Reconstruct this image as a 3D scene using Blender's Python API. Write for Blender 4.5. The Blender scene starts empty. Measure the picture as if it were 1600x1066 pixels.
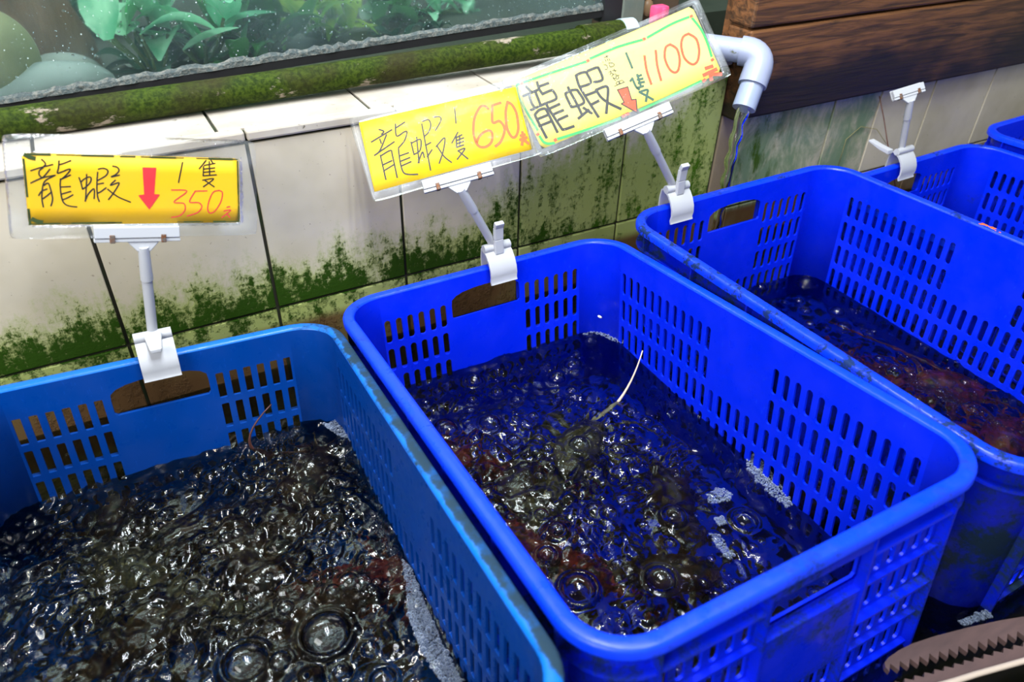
import bpy, bmesh, math, random
import numpy as np
from mathutils import Vector, Matrix
random.seed(7); rng = np.random.default_rng(11)
SC = bpy.context.scene
COL = SC.collection
ZO = 1.35                      # height of the camera above the ground
F = 1170.55                    # focal length in pixels of the 1600 px wide frame
RW = np.array([[0.87294717, -0.48728623, 0.02270146],
               [-0.26941695, -0.52039636, -0.8103099],
               [0.40666662, 0.70124158, -0.5855617]])   # world -> camera (right, down, forward)

# ------------------------------------------------------------------ camera
cam_d = bpy.data.cameras.new('camera'); cam = bpy.data.objects.new('camera', cam_d); COL.objects.link(cam)
cam_d.sensor_width = 36.0; cam_d.lens = F / 1600 * 36.0
cam_d.clip_start = 0.02
R3 = Matrix(((RW[0][0], -RW[1][0], -RW[2][0]), (RW[0][1], -RW[1][1], -RW[2][1]), (RW[0][2], -RW[1][2], -RW[2][2])))
cam.matrix_world = Matrix.Translation((0, 0, ZO)) @ R3.to_4x4()
cam_d.dof.use_dof = True; cam_d.dof.focus_distance = 1.03; cam_d.dof.aperture_fstop = 5.6
SC.camera = cam

# ------------------------------------------------------------------ world, lights, exposure
SC.view_settings.view_transform = 'Standard'; SC.view_settings.look = 'None'
SC.view_settings.exposure = 0.35; SC.view_settings.gamma = 1.0
SC.view_settings.use_curve_mapping = False
wd = bpy.data.worlds.new('world'); SC.world = wd; wd.use_nodes = True
wn = wd.node_tree.nodes; wl = wd.node_tree.links
bg = wn['Background']
tc = wn.new('ShaderNodeTexCoord'); sx = wn.new('ShaderNodeSeparateXYZ'); wl.new(tc.outputs['Generated'], sx.inputs[0])
ma = wn.new('ShaderNodeMath'); ma.operation = 'MULTIPLY_ADD'; ma.inputs[1].default_value = -0.5; ma.inputs[2].default_value = 0.5
wl.new(sx.outputs['Y'], ma.inputs[0])
rp = wn.new('ShaderNodeValToRGB'); wl.new(ma.outputs[0], rp.inputs[0])
rp.color_ramp.elements[0].position = 0.15; rp.color_ramp.elements[0].color = (0.05, 0.065, 0.07, 1)
rp.color_ramp.elements[1].position = 0.95; rp.color_ramp.elements[1].color = (0.9, 0.97, 1.0, 1)
wl.new(rp.outputs[0], bg.inputs['Color']); bg.inputs['Strength'].default_value = 0.32

def area(name, loc, target, sx_, sy_, power, color=(1, 1, 1)):
    d = bpy.data.lights.new(name, 'AREA'); d.shape = 'RECTANGLE'; d.size = sx_; d.size_y = sy_
    d.energy = power; d.color = color
    o = bpy.data.objects.new(name, d); COL.objects.link(o)
    o.location = (loc[0], loc[1], loc[2] + ZO)
    o.rotation_euler = (Vector((target[0], target[1], target[2])) - Vector(loc)).to_track_quat('-Z', 'Y').to_euler()
    return o
area('daylight_opening', (-2.4, -0.75, 1.5), (0.5, 0.6, -0.5), 2.0, 1.8, 100, (1.0, 0.98, 0.95))
area('ripple_fill_light', (0.5, 0.15, 1.5), (0.5, 0.15, -1), 1.3, 0.9, 10, (0.72, 0.93, 1.0))  # fill light added overhead to put mid-tones on the water ripples
area('fluorescent_tube', (0.15, 0.45, 1.15), (0.15, 0.45, -1), 0.05, 1.2, 24, (0.95, 0.98, 1.0))
area('fluorescent_tube', (0.42, 0.45, 1.15), (0.42, 0.45, -1), 0.05, 1.2, 24, (0.95, 0.98, 1.0))
area('garden_skylight', (0.2, 1.75, 1.0), (0.3, 1.35, -0.3), 1.4, 0.7, 20, (0.85, 1.0, 0.98))

# ------------------------------------------------------------------ helpers
def ray(px, py):
    return RW.T @ np.array([(px - 800) / F, (py - 533) / F, 1.0])
def on_z(px, py, z):
    v = ray(px, py); return v * z / v[2]
def on_y(px, py, y):
    v = ray(px, py); return v * y / v[1]
def P(x, y, z): return Vector((x, y, z + ZO))

def tag(o, label=None, cat=None, group=None, kind=None):
    if label: o['label'] = label
    if cat: o['category'] = cat
    if group: o['group'] = group
    if kind: o['kind'] = kind
    return o
def empty(name, loc, label=None, cat=None, group=None):
    o = bpy.data.objects.new(name, None); COL.objects.link(o); o.location = loc; o.empty_display_size = 0.05
    return tag(o, label, cat, group)
def mesh_obj(name, verts, faces, mat, parent=None, smooth=False):
    me = bpy.data.meshes.new(name); me.from_pydata([tuple(v) for v in verts], [], faces); me.update()
    if mat: me.materials.append(mat)
    if smooth:
        me.polygons.foreach_set('use_smooth', [True] * len(me.polygons))
    o = bpy.data.objects.new(name, me); COL.objects.link(o)
    if parent: o.parent = parent
    return o
class MB:
    """collects shapes and links them as one mesh object"""
    def __init__(s): s.v = []; s.f = []
    def add(s, vs, fs):
        n = len(s.v); s.v += [Vector(v) for v in vs]; s.f += [tuple(i + n for i in f) for f in fs]; return s
    def box(s, a, b, M=None, bev=0.0):
        bm = bmesh.new(); bmesh.ops.create_cube(bm, size=1)
        for v in bm.verts:
            v.co = Vector([a[i] + (v.co[i] + .5) * (b[i] - a[i]) for i in range(3)])
        if bev > 0: bmesh.ops.bevel(bm, geom=bm.edges[:], offset=bev, segments=2, affect='EDGES', profile=.5)
        bm.verts.index_update()
        s.add([(M @ v.co if M else v.co.copy()) for v in bm.verts], [[v.index for v in f.verts] for f in bm.faces]); bm.free(); return s
    def tube(s, pts, rad, seg=10, cap=True):
        pts = [Vector(p) for p in pts]; n = len(pts)
        if not hasattr(rad, '__len__'): rad = [rad] * n
        vs = []; fs = []; up = None
        for i, p in enumerate(pts):
            t = (pts[min(i + 1, n - 1)] - pts[max(i - 1, 0)]).normalized()
            if up is None:
                up = Vector((0, 0, 1)) if abs(t.z) < .9 else Vector((1, 0, 0))
            a = t.cross(up).normalized(); up = a.cross(t).normalized()
            for k in range(seg):
                th = 2 * math.pi * k / seg
                vs.append(p + (a * math.cos(th) + up * math.sin(th)) * rad[i])
        for i in range(n - 1):
            for k in range(seg):
                k2 = (k + 1) % seg
                fs.append((i * seg + k, i * seg + k2, (i + 1) * seg + k2, (i + 1) * seg + k))
        if cap:
            fs.append(tuple(range(seg))[::-1]); fs.append(tuple((n - 1) * seg + k for k in range(seg)))
        return s.add(vs, fs)
    def ball(s, c, r, seg=12, rings=8, M=None):
        c = Vector(c); r = Vector(r) if hasattr(r, '__len__') else Vector((r, r, r)); vs = []; fs = []
        for i in range(rings + 1):
            ph = math.pi * i / rings
            for k in range(seg):
                th = 2 * math.pi * k / seg
                d = Vector((r.x * math.sin(ph) * math.cos(th), r.y * math.sin(ph) * math.sin(th), r.z * math.cos(ph)))
                vs.append(c + (M @ d if M else d))
        for i in range(rings):
            for k in range(seg):
                k2 = (k + 1) % seg
                fs.append((i * seg + k, (i + 1) * seg + k, (i + 1) * seg + k2, i * seg + k2))
        return s.add(vs, fs)
    def prism(s, poly, thick, M):
        """polygon in the xy plane, extruded along z by +-thick/2, through matrix M"""
        n = len(poly); vs = [M @ Vector((x, y, -thick / 2)) for x, y in poly] + [M @ Vector((x, y, thick / 2)) for x, y in poly]
        fs = [tuple(range(n))[::-1], tuple(range(n, 2 * n))] + [(i, (i + 1) % n, n + (i + 1) % n, n + i) for i in range(n)]
        return s.add(vs, fs)
    def build(s, name, mat, parent=None, smooth=False, bevel=0.0, auto=None):
        o = mesh_obj(name, s.v, s.f, mat, parent, smooth)
        if bevel:
            m = o.modifiers.new('bevel', 'BEVEL'); m.width = bevel; m.segments = 2; m.limit_method = 'ANGLE'; m.angle_limit = .6
        if auto is not None:
            me = o.data
            me.polygons.foreach_set('use_smooth', [True] * len(me.polygons))
            try: me.set_sharp_from_angle(angle=auto)
            except Exception: pass
        return o
def copy_tree(o, parent=None):
    kids = [c for c in o.children]
    c = o.copy(); COL.objects.link(c)
    if parent: c.parent = parent
    for k in kids: copy_tree(k, c)
    return c

# ------------------------------------------------------------------ materials
class NT:
    """small builder for node materials"""
    def __init__(s, name):
        s.m = bpy.data.materials.new(name); s.m.use_nodes = True; s.n = s.m.node_tree.nodes; s.l = s.m.node_tree.links
        s.b = s.n['Principled BSDF']; s.tc = s.n.new('ShaderNodeTexCoord'); s.geo = None
    def set(s, **k):
        for a, v in k.items():
            nm = {'base': 'Base Color', 'rough': 'Roughness', 'metal': 'Metallic', 'ior': 'IOR', 'trans': 'Transmission Weight', 'spec': 'Specular IOR Level', 'coat': 'Coat Weight', 'sss': 'Subsurface Weight', 'alpha': 'Alpha', 'normal': 'Normal'}[a]
            i = s.b.inputs[nm]
            if hasattr(v, 'is_output'): s.l.new(v, i)
            else: i.default_value = (*v, 1) if (hasattr(v, '__len__') and len(v) == 3) else v
        return s
    def pos(s):
        if not s.geo: s.geo = s.n.new('ShaderNodeNewGeometry')
        return s.geo.outputs['Position']
    def obj(s): return s.tc.outputs['Object']
    def xyz(s, v):
        n = s.n.new('ShaderNodeSeparateXYZ'); s.l.new(v, n.inputs[0]); return n.outputs
    def scale(s, v, sc):
        n = s.n.new('ShaderNodeMapping'); s.l.new(v, n.inputs[0]); n.inputs['Scale'].default_value = sc; return n.outputs[0]
    def noise(s, v, scale, detail=4, rough=.6, dist=0):
        n = s.n.new('ShaderNodeTexNoise'); s.l.new(v, n.inputs['Vector']); n.inputs['Scale'].default_value = scale
        n.inputs['Detail'].default_value = detail; n.inputs['Roughness'].default_value = rough; n.inputs['Distortion'].default_value = dist
        return n.outputs['Fac']
    def voro(s, v, scale, feature='F1'):
        n = s.n.new('ShaderNodeTexVoronoi'); s.l.new(v, n.inputs['Vector']); n.inputs['Scale'].default_value = scale; n.feature = feature
        return n.outputs['Distance']
    def math(s, op, a, b=0.0, c=0.0, clamp=False):
        n = s.n.new('ShaderNodeMath'); n.operation = op; n.use_clamp = clamp
        for i, v in enumerate((a, b, c)):
            if hasattr(v, 'is_output'): s.l.new(v, n.inputs[i])
            else: n.inputs[i].default_value = v
        return n.outputs[0]
    def map(s, v, a, b, c=0.0, d=1.0, smooth=True):
        n = s.n.new('ShaderNodeMapRange'); n.interpolation_type = 'SMOOTHSTEP' if smooth else 'LINEAR'
        s.l.new(v, n.inputs[0])
        for i, x in zip((1, 2, 3, 4), (a, b, c, d)): n.inputs[i].default_value = x
        return n.outputs[0]
    def mix(s, fac, a, b):
        n = s.n.new('ShaderNodeMix'); n.data_type = 'RGBA'
        for i, v in ((0, fac), (6, a), (7, b)):
            if hasattr(v, 'is_output'): s.l.new(v, n.inputs[i])
            else: n.inputs[i].default_value = (*v, 1) if (hasattr(v, '__len__') and len(v) == 3) else v
        return n.outputs[2]
    def bump(s, h, strength=.3, dist=.002):
        n = s.n.new('ShaderNodeBump'); s.l.new(h, n.inputs['Height']); n.inputs['Strength'].default_value = strength; n.inputs['Distance'].default_value = dist
        s.l.new(n.outputs[0], s.b.inputs['Normal']); return s
def srgb(r, g, b):
    f = lambda c: (c / 255 / 12.92) if c / 255 <= .04045 else ((c / 255 + .055) / 1.055) ** 2.4
    return (f(r), f(g), f(b))
def plain(name, col, rough=.5, **k):
    t = NT(name); t.set(base=col, rough=rough, **k); return t.m

def crate_mat(name, col, algae, seed=0.0, algae_col=(0.012, 0.026, 0.008), band=None, spec=.16):
    t = NT(name)
    o = t.scale(t.pos(), (1, 1, 1)); 
    n1 = t.noise(o, 38 + seed, 6, .65); n2 = t.noise(o, 9 + seed, 3, .5)
    n3 = t.noise(o, 190 + seed, 4, .7)
    s_ = t.math('ADD', t.math('ADD', t.math('MULTIPLY', n1, .55), t.math('MULTIPLY', n2, .75)), t.math('MULTIPLY', n3, .40))
    a = t.map(s_, 1.08 - algae * .26, 1.30 - algae * .26)
    sc = t.noise(t.scale(t.obj(), (1, 1, .25)), 420, 2, .5)
    fade = t.map(t.noise(o, 16, 4, .6), .35, .75)
    c = t.mix(t.math('MULTIPLY', fade, .25), col, tuple(min(1, x * 1.1 + .02) for x in col))
    c = t.mix(t.map(sc, .66, .74, 0, .14), c, (0.02, 0.14, 0.85))
    if band == 'right': # grime worn into the flat of the right rim
        bx = t.xyz(t.obj())[0]; bb = t.math('ADD', bx, t.math('MULTIPLY', t.math('SUBTRACT', n1, .5), .016)); a = t.math('MAXIMUM', a, t.math('MULTIPLY', t.map(bb, .2045, .2085), t.map(n1, .25, .55, .6, 1)))
    if band == 'left':
        bx = t.xyz(t.obj())[0]; a = t.math('MAXIMUM', a, t.math('MULTIPLY', t.map(bx, -.200, -.204), t.map(t.math('ADD', n1, t.math('MULTIPLY', n3, .5)), .72, .86)))
    c = t.mix(t.math('MULTIPLY', a, .9), c, algae_col)
    t.set(base=c, rough=t.map(t.noise(o, 60, 3, .6), .3, .8, .26, .5), spec=t.map(a, 0, 1, spec, .03))
    t.bump(t.noise(o, 500, 3, .6), .06, .001)
    return t.m
BLUE = (0.0, 0.019, 0.80)
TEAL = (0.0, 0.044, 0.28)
M_wall = crate_mat('blue_plastic', BLUE, .05)
M_rim = crate_mat('blue_plastic_rim', (0.0, 0.04, 0.90), .82, 3, spec=.32)
M_rimg = crate_mat('blue_plastic_rim_mossy', (0.0, 0.035, 0.85), .85, 5, band='left', spec=.42)
M_rib = crate_mat('blue_plastic_outside', (0.0, 0.014, 0.66), 1.0, 2)
M_rib_moss_shade = crate_mat('blue_plastic_outside_mossy_shaded', (0.0, 0.008, 0.42), 1.30, 2)  # moss, plus a darker blue standing in for shade between the crates
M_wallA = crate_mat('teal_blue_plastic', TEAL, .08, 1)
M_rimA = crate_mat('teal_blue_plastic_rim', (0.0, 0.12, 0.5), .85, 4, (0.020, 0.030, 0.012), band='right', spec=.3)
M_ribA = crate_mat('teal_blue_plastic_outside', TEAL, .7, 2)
M_white = plain('white_plastic', (0.47, 0.485, 0.52), .35)
def rusty():
    t = NT('rusty_spring_steel'); n = t.noise(t.pos(), 300, 4, .6)
    t.set(base=t.mix(t.map(n, .4, .62), (0.16, 0.13, 0.11), (0.20, 0.06, 0.012)), rough=.6, metal=.45); return t.m
M_rust = rusty()
# ------------------------------------------------------------------ setting: tiled wall, ledge, wood, tank
WY = 0.93
Z0, Z1, Z2 = -0.5917, -0.348, -0.333
TW, TX = 0.1957, -0.0406
WATER = -0.69
FLOOR = -0.86
def tile_mat():
    t = NT('mossy_glazed_tile'); p = t.pos(); x, y, z = t.xyz(p)
    base = t.mix(t.map(t.noise(p, 5, 4, .6), .3, .7), srgb(212, 203, 184), srgb(186, 177, 154))
    st = t.scale(p, (1, 1, .32))
    streak = t.noise(st, 26, 7, .7); fine = t.noise(p, 150, 5, .7); big = t.noise(p, 7, 3, .6)
    # speckles of dirt
    sp = t.map(t.noise(p, 210, 3, .55), .69, .76)
    base = t.mix(t.math('MULTIPLY', sp, .55), base, srgb(84, 62, 48))
    # pale stain rising from the base
    h = t.math('SUBTRACT', z, Z0 + ZO)
    rag = t.math('ADD', t.math('MULTIPLY', streak, .20), t.math('MULTIPLY', fine, .09))
    rag = t.math('ADD', rag, t.math('MULTIPLY', big, .11))
    # right of the sign the moss climbs the whole tile
    xr = t.math('ADD', t.map(x, .46, .70, 0, .12), t.map(x, .84, .92, 0, .10))
    xr2 = t.map(x, .945, .95, 1, 0)
    xr = t.math('MULTIPLY', xr, xr2)
    lim = t.math('ADD', t.math('ADD', rag, xr), -.140)
    d = t.math('SUBTRACT', lim, h)
    halo = t.map(d, -.035, .03); core = t.map(d, -.004, .030)
    dense = t.math('ADD', t.map(h, .0, .06, -.13, .0), t.math('ADD', t.map(h, -.004, .0, .16, 0), t.math('MULTIPLY', t.map(x, .48, .60), .05)))
    patch = t.map(t.math('SUBTRACT', t.math('ADD', t.math('MULTIPLY', fine, .55), t.math('MULTIPLY', streak, .95)), dense), .70, .86)
    left = t.map(x, .943, .947, 1, 0)
    halo = t.math('MULTIPLY', halo, left); core = t.math('MULTIPLY', t.math('MULTIPLY', core, patch), left)
    base = t.mix(t.math('MULTIPLY', halo, .68), base, srgb(126, 152, 22))
    base = t.mix(t.math('MULTIPLY', core, .96), base, t.mix(t.map(x, .5, .85), srgb(24, 60, 0), srgb(52, 92, 4)))
    # mint wash between the pipe and the clean tiles
    mint = t.math('MULTIPLY', t.map(x, .998, 1.003), t.map(x, 1.358, 1.364, 1, 0))
    mw = t.map(t.noise(t.scale(p, (1, 1, .5)), 20, 6, .7, .6), .28, .62)
    base = t.mix(t.math('MULTIPLY', mint, t.math('MULTIPLY', mw, .9)), base, srgb(108, 138, 108))
    mg = t.math('MULTIPLY', t.map(x, 1.0, 1.012), t.map(x, 1.04, 1.17, 1, 0))
    base = t.mix(t.math('MULTIPLY', mg, t.map(streak, .46, .60)), base, srgb(62, 92, 12))
    # brown waterline band
    lowb = t.map(z, -.632 + ZO, -.612 + ZO, 1, 0)
    base = t.mix(t.math('MULTIPLY', lowb, t.map(big, .2, .6, .75, 1)), base, srgb(92, 68, 44))
    # brown upright strip
    stp = t.math('MULTIPLY', t.map(x, .944, .946), t.map(x, .999, 1.001, 1, 0))
    base = t.mix(t.math('MULTIPLY', stp, .8), base, t.mix(streak, srgb(150, 128, 104), srgb(88, 74, 58)))
    t.set(base=base, rough=t.map(core, 0, 1, .22, .8), spec=t.map(halo, 0, 1, .4, .05))
    t.bump(t.math('ADD', t.math('MULTIPLY', core, .8), t.math('MULTIPLY', fine, t.math('MULTIPLY', core, .6))), .6, .003)
    return t.m
M_tile = tile_mat()
def grout_mat():
    t = NT('dark_grout'); n = t.noise(t.pos(), 40, 4, .6)
    t.set(base=t.mix(t.map(n, .4, .65), srgb(44, 40, 30), srgb(30, 44, 14)), rough=.85); return t.m
M_grout = grout_mat()
def tiles_xz(mb, xs, zs, y, g=.0022):
    for i in range(len(xs) - 1):
        for j in range(len(zs) - 1):
            mb.box((xs[i] + g, y, zs[j] + g + ZO), (xs[i + 1] - g, y + .008, zs[j + 1] - g + ZO), bev=.0012)
mb = MB()
xs = [TX + TW * i for i in range(-3, 6)]
xs[-1] = .9445
tiles_xz(mb, xs, [-.95, -.842, Z0, Z1], WY)
tiles_xz(mb, [.9455, 1.0005, 1.232, 1.364, 1.529, 1.731, 1.93, 2.13, 2.33], [-.95, -.86, -.618, -.36], WY)
w = mb.build('wall_back', M_tile); tag(w, kind='structure')
mb = MB(); mb.box((-.7, WY + .004, -1.0 + ZO), (2.4, WY + .06, Z1 - .002 + ZO))
g = mb.build('trim_1', M_grout); tag(g, kind='structure')
# bullnose course and ledge tiles
def ledge_mat():
    t = NT('ledge_tile'); p = t.pos()
    b = t.mix(t.map(t.noise(p, 8, 4, .6), .35, .7), srgb(196, 190, 180), srgb(166, 156, 142))
    b = t.mix(t.map(t.noise(p, 120, 4, .65), .63, .72, 0, .8), b, srgb(70, 64, 40))
    t.set(base=b, rough=.3); return t.m
M_ledge = ledge_mat()
mb = MB()
for i in range(-3, 5):
    a, b = TX + TW * i, TX + TW * (i + 1)
    if i == 4: b = .9445
    mb.box((a + .001, WY - .004, Z1 + .0015 + ZO), (b - .001, WY + .012, Z2 + ZO), bev=.003)
    a2 = a - .03; b2 = b - .03
    mb.box((a2 + .002, WY + .0135, Z2 - .009 + ZO), (b2 - .002, 1.16, Z2 - .001 + ZO), bev=.001)
l = mb.build('trim_2', M_ledge); tag(l, kind='structure')
mb = MB(); mb.box((-.7, WY + .008, Z1 - .004 + ZO), (.944, 1.2, Z2 - .004 + ZO))
l = mb.build('trim_3', M_grout); tag(l, kind='structure')
# tank floor, tank front and ends, ground
def conc_mat(name, a, b, rough=.8):
    t = NT(name); n = t.noise(t.pos(), 14, 6, .65)
    t.set(base=t.mix(n, a, b), rough=rough); t.bump(t.noise(t.pos(), 90, 4, .6), .3, .003); return t.m
M_tank = conc_mat('wet_brown_tank_floor', srgb(58, 46, 34), srgb(30, 26, 20), .4)
M_conc = conc_mat('concrete', srgb(120, 116, 108), srgb(80, 78, 70))
mb = MB(); mb.box((-.7, -.05, FLOOR - .04 + ZO), (2.4, 1.0, FLOOR + ZO)); tag(mb.build('floor', M_tank), kind='structure')
mb = MB(); mb.box((-.7, -.05, FLOOR + ZO), (2.4, .0, -.665 + ZO)); tag(mb.build('wall_front', M_conc), kind='structure')
mb = MB(); mb.box((-.7, 0, FLOOR + ZO), (-.64, .93, -.665 + ZO)); tag(mb.build('wall_left', M_conc), kind='structure')
mb = MB(); mb.box((2.34, 0, FLOOR + ZO), (2.4, .93, -.665 + ZO)); tag(mb.build('wall_right', M_conc), kind='structure')
# wood cladding on the right
def wood_mat():
    t = NT('dark_weathered_wood'); p = t.pos(); q = t.scale(p, (.10, 1, 1.6))
    gr = t.noise(q, 60, 7, .65, .8); bigw = t.noise(t.scale(p, (.5, 1, 1)), 7, 4, .6)
    c = t.mix(t.map(gr, .34, .66), srgb(60, 40, 24), srgb(126, 82, 46))
    x, y, z = t.xyz(p)
    lower_dark = t.math('ADD', t.map(z, -.45 + ZO, -.30 + ZO, 1, 0), t.math('MULTIPLY', t.math('SUBTRACT', bigw, .5), 2.2))  # darkens towards the bottom, broken up by large noise
    c = t.mix(t.map(lower_dark, .05, .75, 0, .95), c, srgb(18, 14, 12))
    t.set(base=c, rough=.55); t.bump(gr, .5, .003); return t.m
M_wood = wood_mat()
mb = MB()
mb.box((.945, .90, -.434 + ZO), (2.4, .955, -.288 + ZO), bev=.004)
mb.box((.943, .90, -.284 + ZO), (2.4, .955, -.135 + ZO), bev=.004)
mb.box((.943, .90, -.131 + ZO), (2.4, .955, .02 + ZO), bev=.004)
mb.box((.95, .915, -.43 + ZO), (2.4, .97, .02 + ZO))
tag(mb.build('wall_right_wood', M_wood), kind='structure'); bpy.data.objects['wall_right_wood'].name = 'wall_side'
mb = MB(); mb.box((-1.3, 1.06, .25 + ZO), (2.4, 1.10, 1.5 + ZO)); tag(mb.build('upper_reflection_block', M_wood), kind='structure')  # unseen, added above the glass to keep the skylight's reflection off the water
# board and post at the end of the glass
M_wood2 = conc_mat('grey_brown_board', srgb(104, 84, 66), srgb(66, 52, 40))
mb = MB(); mb.box((.79, 1.10, -.272 + ZO), (.96, 1.13, .1 + ZO)); mb.box((.79, 1.1, -.33 + ZO), (.96, 1.12, -.277 + ZO)); tag(mb.build('trim_4', M_wood2), kind='structure')
M_post = conc_mat('weathered_teal_post', srgb(70, 96, 98), srgb(120, 116, 100))
mb = MB(); mb.box((.80, 1.05, -.333 + ZO), (.845, 1.08, .1 + ZO), bev=.003); tag(mb.build('trim_5', M_post), kind='structure')
M_dark = plain('black_rubber', (0.012, 0.012, 0.014), .5)
# glass pane with wet film, gasket and grime line
def glass_mat():
    t = NT('wet_glass'); p = t.pos()
    dr = t.map(t.voro(p, 95), .10, .17, 1, 0); spots = t.map(t.noise(p, 22, 2), .5, .6)
    dd = t.math('MULTIPLY', dr, spots)
    t.set(base=(0.93, 1.0, .985), trans=1.0, ior=1.1, rough=t.map(t.noise(p, 9, 4, .6), .3, .7, .10, .20))
    t.bump(t.math('ADD', dd, t.math('MULTIPLY', t.noise(p, 30, 3), .2)), .7, .004)
    d = t.n.new('ShaderNodeBsdfDiffuse'); d.inputs[0].default_value = (.34, .52, .54, 1)
    mx = t.n.new('ShaderNodeMixShader'); out = t.n['Material Output']
    f = t.math('ADD', t.map(t.noise(p, 3.5, 4, .6), .35, .75, .03, .14), t.math('MULTIPLY', dd, .3))
    fine = t.map(t.noise(p, 330, 2, .5), .70, .76, 0, .8)
    drop = t.math('MULTIPLY', t.map(t.voro(p, 70), .045, .075, 1, 0), t.map(t.noise(p, 9, 2), .42, .5))
    t.l.new(t.mix(t.math('MAXIMUM', drop, fine), (.34, .52, .54), (.85, .92, .92)), d.inputs[0])
    f = t.math('ADD', t.math('ADD', f, fine), t.math('MULTIPLY', drop, .7), clamp=True)
    t.l.new(f, mx.inputs[0]); t.l.new(t.b.outputs[0], mx.inputs[1]); t.l.new(d.outputs[0], mx.inputs[2]); t.l.new(mx.outputs[0], out.inputs[0])
    return t.m
GY = 1.06
def gz(x): return -.3035 + .037 * (x + .09)      # bottom edge of the glass, rising slightly to the right
def slab(name, x0, x1, z0f, z1f, y0, y1, mat):
    vs = []
    for y in (y0, y1):
        for x, zf in ((x0, z0f), (x1, z0f), (x1, z1f), (x0, z1f)): vs.append((x, y, zf(x) + ZO))
    fs = [(0, 1, 2, 3), (7, 6, 5, 4), (0, 4, 5, 1), (1, 5, 6, 2), (2, 6, 7, 3), (3, 7, 4, 0)]
    o = mesh_obj(name, vs, fs, mat); return tag(o, kind='structure')
slab('window_1', -.62, .765, lambda x: gz(x), lambda x: .25, GY, GY + .005, glass_mat())
slab('trim_6', -.62, .78, lambda x: gz(x) - .011, lambda x: gz(x) + .001, GY - .004, GY + .012, M_dark)
slab('trim_7', .765, .80, lambda x: gz(x) - .02, lambda x: .25, GY - .008, GY + .02, M_dark)
def grime_mat():
    t = NT('grey_grit'); n = t.noise(t.pos(), 160, 4, .7)
    t.set(base=t.mix(t.map(n, .4, .7), srgb(62, 74, 76), srgb(112, 112, 106)), rough=.8); t.bump(n, .8, .004); return t.m
mb = MB(); M_grit = grime_mat()
N = 160
vs = []; fs = []
for i in range(N + 1):
    x = -.62 + 1.385 * i / N; h = .007 + .005 * random.random()
    zb = gz(x)
    vs += [(x, GY - .006 + .002 * random.random(), zb + ZO), (x, GY - .004, zb + h * .6 + ZO), (x, GY - .0003, zb + h + ZO)]
for i in range(N):
    for k in range(2):
        a = i * 3 + k; fs.append((a, a + 3, a + 4, a + 1))
o = mesh_obj('trim_8', vs, fs, M_grit); tag(o, kind='structure')
M_back = conc_mat('dark_garden_back', srgb(40, 96, 104), srgb(4, 20, 18))
mb = MB(); mb.box((-1.6, 2.2, -.6 + ZO), (2.2, 2.25, 1.2 + ZO)); tag(mb.build('wall_far', M_back), kind='structure')
M_soil = conc_mat('garden_soil', srgb(30, 44, 30), srgb(58, 66, 54))
mb = MB(); mb.box((-1.6, 1.2, -.40 + ZO), (2.2, 2.2, -.335 + ZO)); mb.box((-.7, 1.068, -.36 + ZO), (.765, 1.2, -.322 + ZO)); tag(mb.build('floor_garden', M_soil), kind='structure')

# ------------------------------------------------------------------ mossy pipe, valve, grey outlet pipe
def moss_pipe_mat():
    t = NT('mossy_pipe'); p = t.pos()
    n = t.noise(t.scale(p, (.5, 1, 1)), 30, 6, .7); f = t.noise(p, 200, 4, .6)
    c = t.mix(t.map(f, .35, .65), srgb(26, 42, 4), srgb(56, 72, 14))
    c = t.mix(t.map(t.noise(p, 11, 3, .5), .4, .7, 0, .7), c, srgb(44, 36, 22))
    c = t.mix(t.map(n, .585, .65), c, srgb(140, 128, 116))
    t.set(base=c, rough=.7, spec=.12); t.bump(t.math('ADD', n, f), .5, .003); return t.m
def pz(x): return -.3165 + .0155 * (x + .1)
PY = 1.02
r0 = empty('mossy_pipe', P(.2, PY, pz(.2)), 'long round pipe covered in green moss running along the foot of the glass', 'pipe')
MP = moss_pipe_mat()
def lp(o, root):
    """keep world shape while parenting to an unrotated empty"""
    me = o.data
    for v in me.vertices: v.co -= root.location
    o.parent = root; return o
o = MB().tube([P(x, PY, pz(x)) for x in np.linspace(-.62, .70, 40)], .0182, 24).build('pipe_tube', MP, auto=.8); lp(o, r0)
o = MB().tube([P(x, PY, pz(x)) for x in (.70, .704, .80)], [.0225, .0225, .0225], 24).build('pipe_coupling', MP, auto=.8); lp(o, r0)
M_pvc = NT('grey_pvc'); pn = M_pvc.noise(M_pvc.pos(), 45, 6, .7)
M_pvc.set(base=M_pvc.mix(M_pvc.map(pn, .60, .68), srgb(150, 158, 182), srgb(94, 98, 62)), rough=.35); M_pvc = M_pvc.m
M_pale = plain('pale_blue_pvc', srgb(170, 190, 200), .4)
o = MB().tube([P(x, PY, pz(.8) + .002) for x in (.775, .80)], .0215, 20).build('pale_collar', M_pale, auto=.8); lp(o, r0); o['label'] = 'pale blue collar'
# valve with a pink handle
v0 = on_y(1028, 36, 1.0)
vr = empty('valve', P(*v0), 'small pipe valve with a bright pink handle behind the 1100 price card', 'valve')
M_pink = plain('pink_plastic', srgb(228, 78, 122), .35)
mb = MB()
mb.box((-.013, -.010, -.004), (.013, .010, .027), bev=.004)
mb.box((-.0035, -.015, -.002), (.0035, .015, .025), bev=.002)
o = mb.build('pink_handle', M_pink, vr, auto=.6)
o = MB().tube([(0, 0, -.03), (0, 0, 0)], .009, 14).build('valve_stem', M_pvc, vr, auto=.6)
o = MB().tube([(-.04, .012, -.035), (.05, -.012, -.05)], .019, 16).build('valve_body', MP, vr, auto=.6)
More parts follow.
